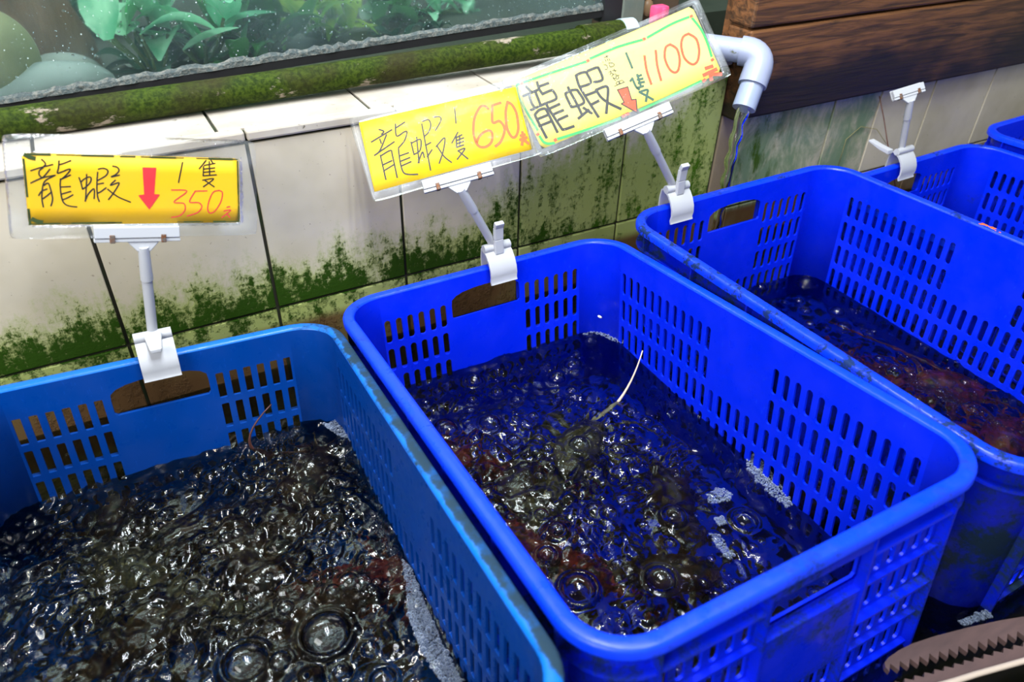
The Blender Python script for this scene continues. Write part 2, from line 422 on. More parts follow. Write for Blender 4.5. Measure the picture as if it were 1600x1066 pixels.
# wall knob behind it
kb = on_y(1012, 12, 1.09)
o = MB().ball(P(*kb), (.011, .008, .014)).build('round_bolt', plain('tan_bolt', srgb(150, 118, 88), .4), smooth=True)
tag(o, 'small tan round bolt head on the board left of the pink valve handle', 'bolt')
EL = on_y(1193, 84, .872)
PA = on_y(1030, 62, 1.0)
pr = empty('outlet_pipe', P(*EL), 'grey plastic pipe with an elbow pouring water beside the dark wood', 'pipe')
ev = Vector(EL); pa = Vector(PA); d1 = (ev - pa).normalized()
rad = .0185
bend = []
sp = Vector(on_y(1162, 170, .846)); dn = (sp - ev).normalized()
c0 = ev - d1 * .03; c1 = ev + dn * .03
for i in range(9):
    t_ = i / 8; bend.append((1 - t_) ** 2 * c0 + 2 * t_ * (1 - t_) * ev + t_ * t_ * c1)
o = MB().tube([pa - ev, c0 - ev + d1 * .005], rad, 24).build('horizontal_pipe', M_pvc, pr, auto=.8)
o = MB().tube([b - ev for b in [c0 - d1 * .006] + bend + [c1 + dn * .022]], .0225, 24).build('elbow', plain('grey_pvc_clean', srgb(152, 160, 186), .33), pr, auto=.8)
o = MB().tube([dn * .05, sp - ev], .0185, 24).build('spout', plain('grey_pvc_spout', srgb(150, 162, 190), .3), pr, auto=.8)
# falling water
M_stream = NT('clear_running_water'); M_stream.set(base=(.95, 1, 1), trans=1, ior=1.33, rough=0.0); M_stream = M_stream.m
pts = []; rr = []
for i in range(48):
    t_ = i / 47; z = sp.z + .002 - t_ * (sp.z - WATER); k = math.sqrt(t_)
    pts.append((sp.x + dn.x * .05 * k + .0015 * math.sin(i * 1.3), sp.y + dn.y * .05 * k, z + ZO)); rr.append(.0095 * (1 - .5 * t_) * (1 + .16 * math.sin(i * 1.1)))
o = MB().tube(pts, rr, 12).build('water_stream', M_stream, auto=1.2)
tag(o, 'thin clear stream of water falling from the grey pipe spout', 'water', kind='stuff')

# ------------------------------------------------------------------ what stands behind the glass
def leaf(mb, base, tip, width, sag, n=8):
    base = Vector(base); tip = Vector(tip); d = tip - base; side = d.cross(Vector((0, .35, 1))).normalized()
    upv = side.cross(d).normalized(); vs = []; fs = []
    for i in range(n + 1):
        t_ = i / n; w_ = width * math.sin(math.pi * min(1, t_ * .93 + .05)) ** .8 * (1 - .25 * t_)
        c = base + d * t_ + Vector((0, 0, sag * 4 * t_ * (1 - t_)))
        vs += [c - side * w_ + upv * w_ * .25, c, c + side * w_ + upv * w_ * .25]
    for i in range(n):
        for k in range(2):
            a = i * 3 + k; fs.append((a, a + 1, a + 4, a + 3))
    mb.add(vs, fs)
def leaf_mat(name, a, b):
    t = NT(name); n = t.noise(t.pos(), 12, 4, .6)
    t.set(base=t.mix(t.map(n, .35, .65), a, b), rough=.35)
    tr = t.n.new('ShaderNodeBsdfTranslucent'); t.l.new(t.b.inputs['Base Color'].links[0].from_socket, tr.inputs[0])
    mx = t.n.new('ShaderNodeMixShader'); mx.inputs[0].default_value = .35
    t.l.new(t.b.outputs[0], mx.inputs[1]); t.l.new(tr.outputs[0], mx.inputs[2]); t.l.new(mx.outputs[0], t.n['Material Output'].inputs[0]); return t.m
M_leafp = leaf_mat('pale_green_leaf', srgb(178, 240, 200), srgb(92, 190, 140))
M_leafg = leaf_mat('green_leaf', srgb(70, 140, 66), srgb(34, 96, 56))
M_leafy = leaf_mat('yellow_green_leaf', srgb(176, 206, 84), srgb(88, 156, 60))
M_leafd = leaf_mat('dark_green_leaf', srgb(36, 92, 64), srgb(20, 60, 46))
M_stem = plain('plant_stem', srgb(60, 84, 40), .6)
def plant(px, py, y, mat, n, ln, wd_, label, seed, spread=1.0):
    r = random.Random(seed); c = on_y(px, py, y); gx, gz_ = c[0], -.335
    root = empty('leafy_plant', P(gx, y, gz_), label, 'plant', None)
    mbl = MB(); mbs = MB(); hh = c[2] - gz_
    for i in range(n):
        th = r.uniform(0, 2 * math.pi); el = r.uniform(-.4, .9); L_ = ln * r.uniform(.6, 1.15)
        b = Vector((r.uniform(-.05, .05) * spread, r.uniform(-.03, .03), hh * r.uniform(.55, 1.05)))
        tip = b + Vector((math.cos(th) * math.cos(el) * spread, math.sin(th) * math.cos(el) * .55, math.sin(el))) * L_
        leaf(mbl, b, tip, wd_ * r.uniform(.7, 1.2), .03 * r.uniform(-.3, 1)); 
        mbs.tube([(0, 0, 0), b * .5 + Vector((0.004, 0, 0)), b], .0022, 6)
    mbl.build('leaves', mat, root, smooth=True); mbs.build('stem', M_stem, root, smooth=True)
plant(222, 30, 1.17, M_leafp, 9, .10, .030, 'plant with large pale green drooping leaves left of middle behind the wet glass', 1)
plant(300, 30, 1.19, M_leafp, 10, .10, .028, 'plant with wide pale leaves just right of the drooping plant behind the glass', 2)
plant(400, 40, 1.24, M_leafg, 22, .10, .028, 'mid green leafy plant in the middle behind the wet glass', 3)
plant(265, 100, 1.22, M_leafd, 26, .09, .026, 'low dark green plant behind the pale leaved plants behind the glass', 4)
plant(500, 35, 1.30, M_leafy, 20, .085, .020, 'yellow green leafy plant right of middle behind the wet glass', 5)
plant(600, 40, 1.38, M_leafg, 24, .09, .022, 'green bushy plant between the yellow green one and the far right one behind the glass', 6)
plant(700, 20, 1.40, M_leafp, 12, .08, .016, 'pale green plant furthest right behind the wet glass', 7)
plant(800, 20, 1.55, M_leafd, 22, .12, .022, 'dark green plant at the right end of the glass', 10)
plant(640, 75, 1.28, M_leafd, 22, .06, .016, 'low dark green plant near the glass below the bushy one', 11)
plant(100, 20, 1.5, M_leafd, 20, .12, .03, 'dark green plant behind the brown log at the left of the glass', 8)
plant(360, 90, 1.20, M_leafg, 18, .07, .018, 'low mid green plant close to the glass below the tall middle plant', 9)
def stone(px, py, y, r, col, label, seed, sq=(1, .8, .75)):
    rr_ = random.Random(seed); c = on_y(px, py, y); bm = bmesh.new(); bmesh.ops.create_icosphere(bm, subdivisions=4, radius=1)
    ks = [(Vector((rr_.gauss(0, 1), rr_.gauss(0, 1), rr_.gauss(0, 1))), rr_.uniform(0, 6)) for _ in range(5)]
    for v in bm.verts:
        k = 1 + .06 * sum(math.sin(v.co.dot(a) * 1.6 + b) for a, b in ks) / 2
        v.co = Vector((v.co.x * r * sq[0], v.co.y * r * sq[1], v.co.z * r * sq[2])) * k
    me = bpy.data.meshes.new('stone'); bm.to_mesh(me); bm.free()
    t = NT('stone_' + str(seed)); n = t.noise(t.pos(), 20, 5, .6); t.set(base=t.mix(n, col, tuple(x * .6 for x in col)), rough=.6); me.materials.append(t.m)
    me.polygons.foreach_set('use_smooth', [True] * len(me.polygons))
    o = bpy.data.objects.new('stone', me); COL.objects.link(o); o.location = P(*c); return tag(o, label, 'stone')
stone(-22, 92, 1.16, .062, srgb(150, 152, 104), 'yellowish round stone at the far left behind the wet glass', 1, (1, .8, 1.1))
stone(65, 140, 1.14, .055, srgb(136, 152, 146), 'flat grey green stone low at the left behind the wet glass', 2, (1.5, .7, .6))
stone(100, 128, 1.2, .045, srgb(140, 150, 140), 'pale grey stone behind the flat stone at the left behind the glass', 3, (1.2, .8, .8))
def log_(pts, r, label):
    t = NT('wet_brown_bark'); n = t.noise(t.scale(t.pos(), (3, 1, .4)), 16, 6, .7); t.set(base=t.mix(n, srgb(132, 100, 66), srgb(72, 52, 36)), rough=.6); t.bump(n, .8, .01)
    o = MB().tube([P(*p) for p in pts], r, 18).build('log', t.m, auto=1.0); return tag(o, label, 'log')
a = on_y(60, 110, 1.3); b = on_y(55, 10, 1.3); log_([(a[0], 1.3, -.34), (a[0] + .01, 1.3, a[2]), (b[0], 1.31, b[2]), (b[0] - .02, 1.32, b[2] + .15)], [.05, .048, .045, .04], 'upright brown log left behind the wet glass')
a = on_y(112, 100, 1.28); log_([(a[0], 1.28, -.34), (a[0], 1.28, a[2] + .02), (a[0] - .03, 1.3, a[2] + .12)], [.04, .04, .034], 'shorter brown log right of the upright log behind the glass')
# ------------------------------------------------------------------ crates
CW, CL = .436, .633          # rim outer size
XI, YI = .2030, .3015        # inner wall faces
RI = .045                    # inner corner radius
TH = .003                    # wall thickness
ZT, HS, HR = .0394, .036, .045
BOT = -.29
def ring_pts(h, r, n=3):
    """rounded rectangle hole h=(u0,u1,v0,v1): list of (hole point, which edge/corner target)"""
    u0, u1, v0, v1 = h; out = []
    for cx, cy, a0, cu, cv in ((u1 - r, v1 - r, 0, 1, 1), (u0 + r, v1 - r, 90, 0, 1), (u0 + r, v0 + r, 180, 0, 0), (u1 - r, v0 + r, 270, 1, 0)):
        for k in range(n):
            a = math.radians(a0 + 90 * k / (n - 1))
            out.append(((cx + r * math.cos(a), cy + r * math.sin(a)), (cu, cv), k, n))
    return out
def add_cell(mb, cell, ring, fn):
    """cell=(u0,u1,v0,v1) plate with a hole; fn(u,v,d) -> 3D (d=0 inner face, d=TH outer face)"""
    c0, c1, b0, b1 = cell; ho = []; ou = []
    for (pt, (cu, cv), k, n) in ring:
        ho.append(pt); U = c1 if cu else c0; V = b1 if cv else b0
        first_is_side = (cu, cv) in ((1, 1), (0, 0))
        if k == n // 2: ou.append((U, V))
        elif (k < n // 2) == first_is_side: ou.append((U, pt[1]))
        else: ou.append((pt[0], V))
    n = len(ho); vs = []
    for d in (0, TH):
        vs += [fn(u, v, d) for u, v in ou] + [fn(u, v, d) for u, v in ho]
    fs = []
    for i in range(n):
        j = (i + 1) % n
        fs.append((i, j, n + j, n + i)); fs.append((2 * n + j, 2 * n + i, 3 * n + i, 3 * n + j)); fs.append((n + i, n + j, 3 * n + j, 3 * n + i))
    mb.add(vs, fs)
def add_plate(mb, cell, fn):
    c0, c1, b0, b1 = cell; vs = [fn(u, v, d) for d in (0, TH) for u, v in ((c0, b0), (c1, b0), (c1, b1), (c0, b1))]
    mb.add(vs, [(0, 1, 2, 3), (7, 6, 5, 4), (0, 4, 5, 1), (2, 6, 7, 3), (1, 5, 6, 2), (3, 7, 4, 0)])
def row(mb, us, hw, band, vv, r, fn, lo, hi, pitch):
    """one band of slots centred on us (sorted); gaps wider than a pitch become plain plate"""
    cur = lo
    for i, u in enumerate(us):
        a, b = u - pitch / 2, u + pitch / 2
        if a - cur > 1e-5: add_plate(mb, (cur, a, *band), fn)
        add_cell(mb, (a, b, *band), ring_pts((u - hw, u + hw, *vv), r), fn); cur = b
    if hi - cur > 1e-5: add_plate(mb, (cur, hi, *band), fn)
def bands(): return [(-(ZT - .0045 + HR * (k + 1)), -(ZT - .0045 + HR * k)) for k in range(5)]
def slot_v(k): return (-(ZT + HR * k + HS), -(ZT + HR * k))
def long_wall(sign, r):
    mb = MB(); fn = lambda u, v, d: (sign * (XI + d), u, v)
    H = YI - RI; q = .01702; b = .2468; hw = .0043
    g1 = [b - q * k for k in range(12)]; grp = sorted(g1 + [-x for x in g1]); allc = [-b + 2 * b / 29 * k for k in range(30)]
    for k, bd in enumerate(bands()):
        row(mb, grp if k < 2 else allc, hw, bd, slot_v(k), r, fn, -H, H, q if k < 2 else 2 * b / 29)
    add_plate(mb, (-H, H, -(ZT - .0045), -.003), fn); add_plate(mb, (-H, H, BOT, bands()[4][0]), fn)
    return mb
def end_wall(sign, r):
    mb = MB(); fn = lambda u, v, d: (u, sign * (YI + d), v)
    H = XI - RI; p = .0166; a = .0676; hw = .0045
    g = [a + p * k for k in range(6)]; allc = [-(a + 5 * p) + 2 * (a + 5 * p) / 18 * k for k in range(19)]
    e = a - p / 2; top = bands()[0][1]
    for k, bd in enumerate(bands()):
        if k == 0:
            row(mb, [-x for x in g[::-1]], hw, bd, slot_v(k), r, fn, -H, -e, p); row(mb, g, hw, bd, slot_v(k), r, fn, e, H, p)
        elif k < 3: row(mb, [-x for x in g[::-1]] + g, hw, bd, slot_v(k), r, fn, -H, H, p)
        else: row(mb, allc, hw, bd, slot_v(k), r, fn, -H, H, 2 * (a + 5 * p) / 18)
    # hand hole with an arched top edge
    cell = (-e, e, bands()[0][0], -.010); hb = -.0655; hole = []
    hole.append(((.0545, hb + .003), (1, 0), 'c')); hole.append(((.0545, -.045), (e, -.045), 'p'))
    hole.append(((.0535, -.036), (1, 1), 'c'))
    for x, z in ((.047, -.0305), (.036, -.0268), (.018, -.0243), (0, -.0236), (-.018, -.0243), (-.036, -.0268), (-.047, -.0305)): hole.append(((x, z), (x, cell[3]), 'p'))
    hole.append(((-.0535, -.036), (0, 1), 'c')); hole.append(((-.0545, -.045), (-e, -.045), 'p'))
    hole.append(((-.0545, hb + .003), (0, 0), 'c')); hole.append(((-.0515, hb), (-.0515, cell[2]), 'p')); hole.append(((.0515, hb), (.0515, cell[2]), 'p'))
    ho = [h[0] for h in hole]; ou = [((cell[1] if h[1][0] else cell[0], cell[3] if h[1][1] else cell[2]) if h[2] == 'c' else h[1]) for h in hole]
    n = len(ho); vs = []
    for d in (0, TH): vs += [fn(u, v, d) for u, v in ou] + [fn(u, v, d) for u, v in ho]
    vs += [fn(u, v, .005) for u, v in ho]
    fs = []
    for i in range(n):
        j = (i + 1) % n
        fs += [(i, j, n + j, n + i), (2 * n + j, 2 * n + i, 3 * n + i, 3 * n + j), (n + i, n + j, 4 * n + j, 4 * n + i), (3 * n + j, 3 * n + i, 4 * n + i, 4 * n + j)]
    mb.add(vs, fs)
    add_plate(mb, (-H, -e, top, -.003), fn); add_plate(mb, (e, H, top, -.003), fn); add_plate(mb, (-e, e, -.010, -.003), fn)
    add_plate(mb, (-H, H, BOT, bands()[4][0]), fn)
    return mb
def outline(inset, rad, seg=10):
    """rounded rectangle at an inset from the rim's outer edge"""
    hx, hy = CW / 2 - inset, CL / 2 - inset; pts = []
    for cx, cy, a0 in ((hx - rad, hy - rad, 0), (-hx + rad, hy - rad, 90), (-hx + rad, -hy + rad, 180), (hx - rad, -hy + rad, 270)):
        for k in range(seg + 1):
            a = math.radians(a0 + 90 * k / seg); pts.append((cx + rad * math.cos(a), cy + rad * math.sin(a)))
    return pts
RO = .060
def sweep(profile, closed=True):
    """profile: (inset, z) points swept around the rim outline"""
    mb = MB(); vs = []; m = None
    for ins, z in profile:
        o = outline(ins, max(.004, RO - ins)); m = len(o); vs += [(x, y, z) for x, y in o]
    k = len(profile); fs = []
    for i in range(k if closed else k - 1):
        i2 = (i + 1) % k
        for j in range(m):
            j2 = (j + 1) % m; fs.append((i * m + j, i * m + j2, i2 * m + j2, i2 * m + j))
    return mb.add(vs, fs)
IN = CW / 2 - XI     # inset of the inner wall face (same on both axes)
def corner_mb(sx_, sy_):
    mb = MB(); n = 10; vs = []; fs = []; cx, cy = (XI - RI), (YI - RI)
    for z in (-.003, BOT):
        for d in (0, TH):
            for k in range(n + 1):
                a = math.radians(90 * k / n); vs.append((sx_ * (cx + (RI + d) * math.cos(a)), sy_ * (cy + (RI + d) * math.sin(a)), z))
    m = n + 1
    for k in range(n):
        fs += [(k, k + 1, 2 * m + k + 1, 2 * m + k), (m + k + 1, m + k, 3 * m + k, 3 * m + k + 1), (2 * m + k, 2 * m + k + 1, 3 * m + k + 1, 3 * m + k)]
    return mb.add(vs, fs)
def rib_frame(axis, sign):
    """the ribs standing out from one wall"""
    mb = MB(); out = .0115
    def bx(u0, u1, v0, v1, dep):
        if axis == 'x':
            x0, x1 = sorted((sign * (XI + TH * .5), sign * (XI + TH + dep))); mb.box((x0, u0, v0), (x1, u1, v1))
        else:
            y0, y1 = sorted((sign * (YI + TH * .5), sign * (YI + TH + dep))); mb.box((u0, y0, v0), (u1, y1, v1))
    zb = [b[0] for b in bands()]
    if axis == 'x':
        us = [-.257, -.152, -.046, .046, .152, .257]
        for u in us: bx(u - .0012, u + .0012, BOT, -.004, out - .001)
        for v in (-.235, BOT + .004): bx(-.262, .262, v - .0012, v + .0012, out - .002)
    else:
        us = [-.1625, -.0575, .0575, .1625]
        for u in us: bx(u - .0015, u + .0015, BOT, -.004, out - .001)
        for k, v in enumerate(zb[:4]):
            dep = out - .002 if k in (1,) else .006
            for s in (-1, 1):
                a, b = sorted((s * .0575, s * .1625)); bx(a, b, v - .0014, v + .0014, dep)
        bx(-.1625, .1625, BOT + .002, BOT + .006, out - .002)
        bx(-.0575, .0575, zb[2] + .006, zb[0] + .004, .008); bx(-.0575, .0575, -.0245, -.012, .0095)
    return mb
def base_mb():
    mb = MB(); n = 12
    mb.box((-XI + .01, -YI + .01, BOT), (XI - .01, -YI + .03, BOT + .003)); mb.box((-XI + .01, YI - .03, BOT), (XI - .01, YI - .01, BOT + .003))
    for i in range(n + 1):
        x = -XI + .015 + (2 * XI - .03) * i / n; mb.box((x - .006, -YI + .005, BOT), (x + .006, YI - .005, BOT + .003))
    for i in range(18):
        y = -YI + .02 + (2 * YI - .04) * i / 17; mb.box((-XI + .005, y - .006, BOT + .0002), (XI - .005, y + .006, BOT + .0028))
    return mb
def build_crate(name, mats, round_r):
    wall, rim, rib = mats
    root = empty(name, (0, 0, 0))
    o = sweep([(0, -.0105), (0, -.0035), (.0012, -.0010), (.0035, 0), (IN - .0035, 0), (IN - .0010, -.0012), (IN, -.0045), (IN - TH * .8, -.0075), (.003, -.0062), (.0026, -.0105)]).build('rim', rim, root, auto=.9)
    for s in (-1, 1):
        ls = long_wall(s, round_r).build('long_side', wall, root); ep = end_wall(s, round_r).build('end_panel', wall, root)
        for s2 in (-1, 1): corner_mb(s, s2).build('corner_panel', wall, root, smooth=True)
        rib_frame('x', s).build('rib_frame', rib, ls); rib_frame('y', s).build('rib_frame', rib, ep)
    for s in (-1, 1):     # the flange below the rim stops either side of the hand holes
        mb = MB(); vs = []; fs = []; m = 0
        for ins, z in ((IN - .001, -.0345), (.0032, -.0345), (.0026, -.0372), (IN - .001, -.0372)):
            hx, hy = CW / 2 - ins, CL / 2 - ins; rad = max(.004, RO - ins); q = [(.059, hy)]
            q += [(hx - rad + rad * math.cos(a), hy - rad + rad * math.sin(a)) for a in np.radians(np.linspace(90, 0, 11))]
            q += [(x, -y) for x, y in q[::-1]]; m = len(q); vs += [(s * x, y, z) for x, y in q]
        for i in range(4):
            for j in range(m - 1): fs.append((i * m + j, i * m + j + 1, ((i + 1) % 4) * m + j + 1, ((i + 1) % 4) * m + j))
        fs += [(0, m, 2 * m, 3 * m), (m - 1, 2 * m - 1, 3 * m - 1, 4 * m - 1)]
        mb.add(vs, fs).build('lower_flange', rib, root)
    for c in root.children:    # the outward faces carry the grime of the tank
        if c.name.split('.')[0] in ('long_side', 'end_panel', 'corner_panel'):
            me = c.data; me.materials.append(rib)
            for f in me.polygons:
                x, y = abs(f.center.x), abs(f.center.y)
                if c.name.startswith('corner'): o_ = math.hypot(x - XI + RI, y - YI + RI) > RI + TH * .75
                else: o_ = x > XI + TH * .9 or y > YI + TH * .9
                f.material_index = 1 if o_ else 0
    base_mb().build('base_grid', wall, root)
    return root
def crate_matrix(R, t): return Matrix(((R[0][0], R[0][1], R[0][2], t[0]), (R[1][0], R[1][1], R[1][2], t[1]), (R[2][0], R[2][1], R[2][2], t[2] + ZO), (0, 0, 0, 1)))
# each crate's own lean: the two nearest ones dip towards the wall
RA = [[0.9988, 0.0245, 0.0427], [-0.029, 0.9938, 0.107], [-0.0398, -0.1081, 0.9933]]
RB = [[0.9996, 0.0216, -0.0157], [-0.0198, 0.9939, 0.1088], [0.018, -0.1084, 0.9939]]
RC = [[0.9995, 0.0202, -0.0247], [-0.0193, 0.9992, 0.0347], [0.0254, -0.0342, 0.9991]]
RD = [[0.9996, 0.0, -0.0257], [0.0, 0.9994, 0.034], [0.0254, -0.0342, 0.9991]]
MA = crate_matrix(RA, (-.0235, .5144, -.5101)); MBx = crate_matrix(RB, (.4173, .515, -.5053)); MC = crate_matrix(RC, (.8545, .4796, -.4795))
MD = crate_matrix(RD, (1.297, .487, -.520)); ME = crate_matrix(RD, (1.742, .500, -.492))
GC = 'blue plastic crates standing side by side in the tank'
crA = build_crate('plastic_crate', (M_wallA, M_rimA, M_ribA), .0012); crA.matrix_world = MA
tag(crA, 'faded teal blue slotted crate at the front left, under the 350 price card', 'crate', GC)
crB = build_crate('plastic_crate', (M_wall, M_rim, M_rib), .0040); crB.matrix_world = MBx
tag(crB, 'bright blue slotted crate in the middle, seen whole, under the 650 price card', 'crate', GC)
for M, lab in ((MC, 'bright blue slotted crate with mossy left rim, clipped to the 1100 price card'), (MD, 'blue slotted crate behind the mossy rimmed one, carrying the empty white card clip'), (ME, 'blue crate at the far right, only its mossy rear corner showing')):
    c = copy_tree(crB); c.matrix_world = M; tag(c, lab, 'crate', GC)
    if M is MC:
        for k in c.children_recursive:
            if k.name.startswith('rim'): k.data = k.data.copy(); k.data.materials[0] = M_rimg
            if k.name.split('.')[0] in ('long_side', 'end_panel', 'corner_panel'): k.data = k.data.copy(); k.data.materials[1] = M_rib_moss_shade
            if k.name.startswith('rib_frame') or k.name.startswith('lower_flange'): k.data = k.data.copy(); k.data.materials[0] = M_rib_moss_shade
# wooden bearers under water that lift the crates off the floor
M_bear = plain('dark_wet_timber', (.02, .016, .012), .6)
def foot(M, y): return (M @ Vector((0, y, BOT))).z - ZO
for M, nm in ((MA, 'first crate from the left'), (MBx, 'second crate from the left'), (MC, 'third crate from the left'), (MD, 'fourth crate from the left'), (ME, 'fifth crate from the left')):
    for y, wh in ((-.24, 'front'), (.24, 'rear')):
        c = M @ Vector((0, y, BOT)); top = c.z - .006
        if top - (FLOOR + ZO) < .012: continue
        o = MB().box((c.x - .19, c.y - .02, FLOOR + ZO), (c.x + .19, c.y + .02, top)).build('wooden_bearer', M_bear)
        tag(o, 'dark submerged timber bearer under the %s end of the %s' % (wh, nm), 'timber', 'timber bearers under the crates')
# ------------------------------------------------------------------ water
VN = {}
def vnoise(x, y, seed):
    if seed not in VN: VN[seed] = np.random.default_rng(seed).random((512, 512))
    g = VN[seed]; xi = np.floor(x).astype(int); yi = np.floor(y).astype(int); fx = x - xi; fy = y - yi
    fx = fx * fx * fx * (fx * (fx * 6 - 15) + 10); fy = fy * fy * fy * (fy * (fy * 6 - 15) + 10)
    a = g[xi % 512, yi % 512]; b = g[(xi + 1) % 512, yi % 512]; c = g[xi % 512, (yi + 1) % 512]; d = g[(xi + 1) % 512, (yi + 1) % 512]
    return (a * (1 - fx) + b * fx) * (1 - fy) + (c * (1 - fx) + d * fx) * fy - .5
def crate_local(M, x, y):
    Mi = M.inverted(); z = WATER + ZO
    lx = Mi[0][0] * x + Mi[0][1] * y + Mi[0][2] * z + Mi[0][3]; ly = Mi[1][0] * x + Mi[1][1] * y + Mi[1][2] * z + Mi[1][3]
    return lx, ly
def blob(x, y, px, py, r):
    c = on_z(px, py, WATER); return np.exp(-((x - c[0]) ** 2 + (y - c[1]) ** 2) / (2 * r * r))
def turbulence(x, y):
    """how hard the water boils: strong in the middle of the crates, calm in the back corners and outside"""
    amp = np.full_like(x, .10)
    for M, base in ((MA, .85), (MBx, .62), (MC, .40), (MD, .4)):
        lx, ly = crate_local(M, x, y); ins = (np.abs(lx) < XI) & (np.abs(ly) < YI)
        amp = np.where(ins, base, amp)
    amp += .75 * blob(x, y, 800, 720, .085) + .5 * blob(x, y, 930, 740, .07) + .35 * blob(x, y, 880, 900, .08)
    amp += .45 * blob(x, y, 400, 830, .12) + .4 * blob(x, y, 250, 900, .1) + .5 * blob(x, y, 480, 960, .08) + .6 * blob(x, y, 1430, 610, .06) + .3 * blob(x, y, 1530, 680, .06)
    amp *= 1 - .85 * blob(x, y, 960, 570, .05) - .8 * blob(x, y, 1240, 880, .05) * .6
    amp *= 1 - .8 * blob(x, y, 1240, 470, .07)
    amp *= .35 + 1.15 * np.clip(vnoise(x / .055 + 3, y / .055, 21) + .5 + .35 * vnoise(x / .03, y / .03, 22), 0, 1)
    return np.clip(amp, .06, 1.5)
def height(x, y):
    w = vnoise(x / .06, y / .06, 9) * .02; w2 = vnoise(x / .06 + 50, y / .06, 10) * .02
    X, Y = x + w, y + w2; th = .5
    U = X * math.cos(th) + Y * math.sin(th); V_ = -X * math.sin(th) + Y * math.cos(th)
    rid = lambda n: (1 - np.abs(n) * 4) * .5
    h = vnoise(U / .040, V_ / .032, 1) * .0075 + vnoise(U / .016, V_ / .012, 2) * .0056 + rid(vnoise(U / .013 + 9, V_ / .009, 3)) * .0030 + vnoise(U / .007, V_ / .0052, 4) * .0024
    return h * turbulence(x, y)
BUB = []   # (x, y, radius, group key)
def bub(px, py, rpx, key):
    c = on_z(px, py, WATER + .004); d = float(RW[2] @ c); BUB.append((c[0], c[1], rpx / F * d, key))
for t_ in ((508, 985, 40), (383, 1035, 36), (437, 1030, 18), (578, 1010, 15), (530, 1045, 13), (598, 1060, 22), (445, 945, 14), (300, 915, 14), (127, 935, 14), (210, 890, 8), (212, 780, 10), (352, 838, 12), (370, 832, 10), (565, 915, 16), (545, 910, 17), (519, 920, 12), (580, 922, 8), (480, 945, 9), (535, 690, 10), (437, 713, 9), (255, 800, 7), (190, 800, 6), (555, 980, 6), (420, 900, 8), (60, 905, 7), (165, 1010, 9), (240, 985, 8), (345, 1000, 7), (270, 860, 7), (95, 850, 6), (470, 870, 8), (600, 850, 7), (520, 845, 8)): bub(*t_, 'A')
for t_ in ((695, 665, 18), (765, 660, 17), (735, 640, 8), (895, 569, 14), (870, 590, 14), (923, 528, 10), (741, 592, 14), (777, 611, 11), (807, 623, 9), (819, 550, 6), (815, 575, 6), (893, 608, 9), (738, 624, 9), (665, 628, 7), (702, 667, 14), (731, 658, 5), (803, 683, 12), (842, 684, 8), (855, 699, 8), (905, 695, 17), (846, 801, 12), (929, 801, 18), (950, 803, 14), (871, 830, 15), (855, 864, 17), (914, 858, 11), (965, 877, 10), (797, 806, 9), (818, 803, 7), (965, 701, 13), (981, 717, 10), (869, 827, 9), (1052, 808, 18), (1165, 810, 21), (1114, 773, 9), (1047, 847, 10), (1033, 901, 25), (904, 919, 29), (1006, 817, 10), (913, 859, 9), (1119, 842, 10), (1133, 910, 9), (1100, 907, 8), (1177, 854, 9), (1112, 872, 8), (1063, 760, 6), (1059, 739, 6), (1150, 905, 7), (1120, 925, 7), (1010, 655, 9), (1025, 668, 7), (985, 640, 7), (700, 600, 7), (1190, 845, 8), (1238, 820, 7)): bub(*t_, 'B')
for t_ in ((1260, 439, 14), (1189, 446, 9), (1309, 485, 11), (1320, 509, 11), (1360, 520, 8), (1332, 481, 5), (1260, 483, 9), (1267, 503, 7), (1249, 468, 7), (1292, 510, 5), (1226, 470, 5), (1375, 560, 7), (1397, 579, 6), (1385, 570, 5), (1447, 541, 6), (1441, 535, 5), (1510, 594, 8), (1522, 640, 9), (1470, 610, 6), (1425, 585, 6), (1560, 660, 7), (1495, 565, 5)): bub(*t_, 'C')
for t_ in ((214, 624, 9), (258, 610, 8), (105, 707, 6), (895, 470, 5), (1527, 962, 7), (1508, 968, 5), (1541, 955, 5), (861, 455, 4)): bub(*t_, 'T')
rr_ = random.Random(3)
def scatter(M, key, n, lo, hi):
    k = 0
    while k < n:
        lx, ly = rr_.uniform(-XI + .01, XI - .01), rr_.uniform(-YI + .01, YI - .01); p = M @ Vector((lx, ly, 0)); z = WATER + ZO
        Mi3 = M.to_3x3(); t_ = (z - p.z) / Mi3[2][2]; p = p + Mi3 @ Vector((0, 0, t_)); am = float(turbulence(np.array([p.x]), np.array([p.y]))[0])
        if rr_.random() > am * .8: continue
        q = RW @ np.array([p.x, p.y, WATER]); sx_, sy_ = 800 + F * q[0] / q[2], 533 + F * q[1] / q[2]
        if not (-15 < sx_ < 1615 and -10 < sy_ < 1076): continue
        r = lo * (hi / lo) ** (rr_.random() ** 1.7)
        if any((p.x - b[0]) ** 2 + (p.y - b[1]) ** 2 < (.9 * (r + b[2])) ** 2 for b in BUB): continue
        BUB.append((p.x, p.y, r, key)); k += 1
scatter(MA, 'A', 62, .0030, .0085); scatter(MBx, 'B', 72, .0028, .0075); scatter(MC, 'C', 36, .003, .007)
# the surface itself: one fine sheet, raised around every bubble
STEP = .0025
gx = np.arange(-.62, 2.32, STEP); gy = np.arange(.02, .928, STEP)
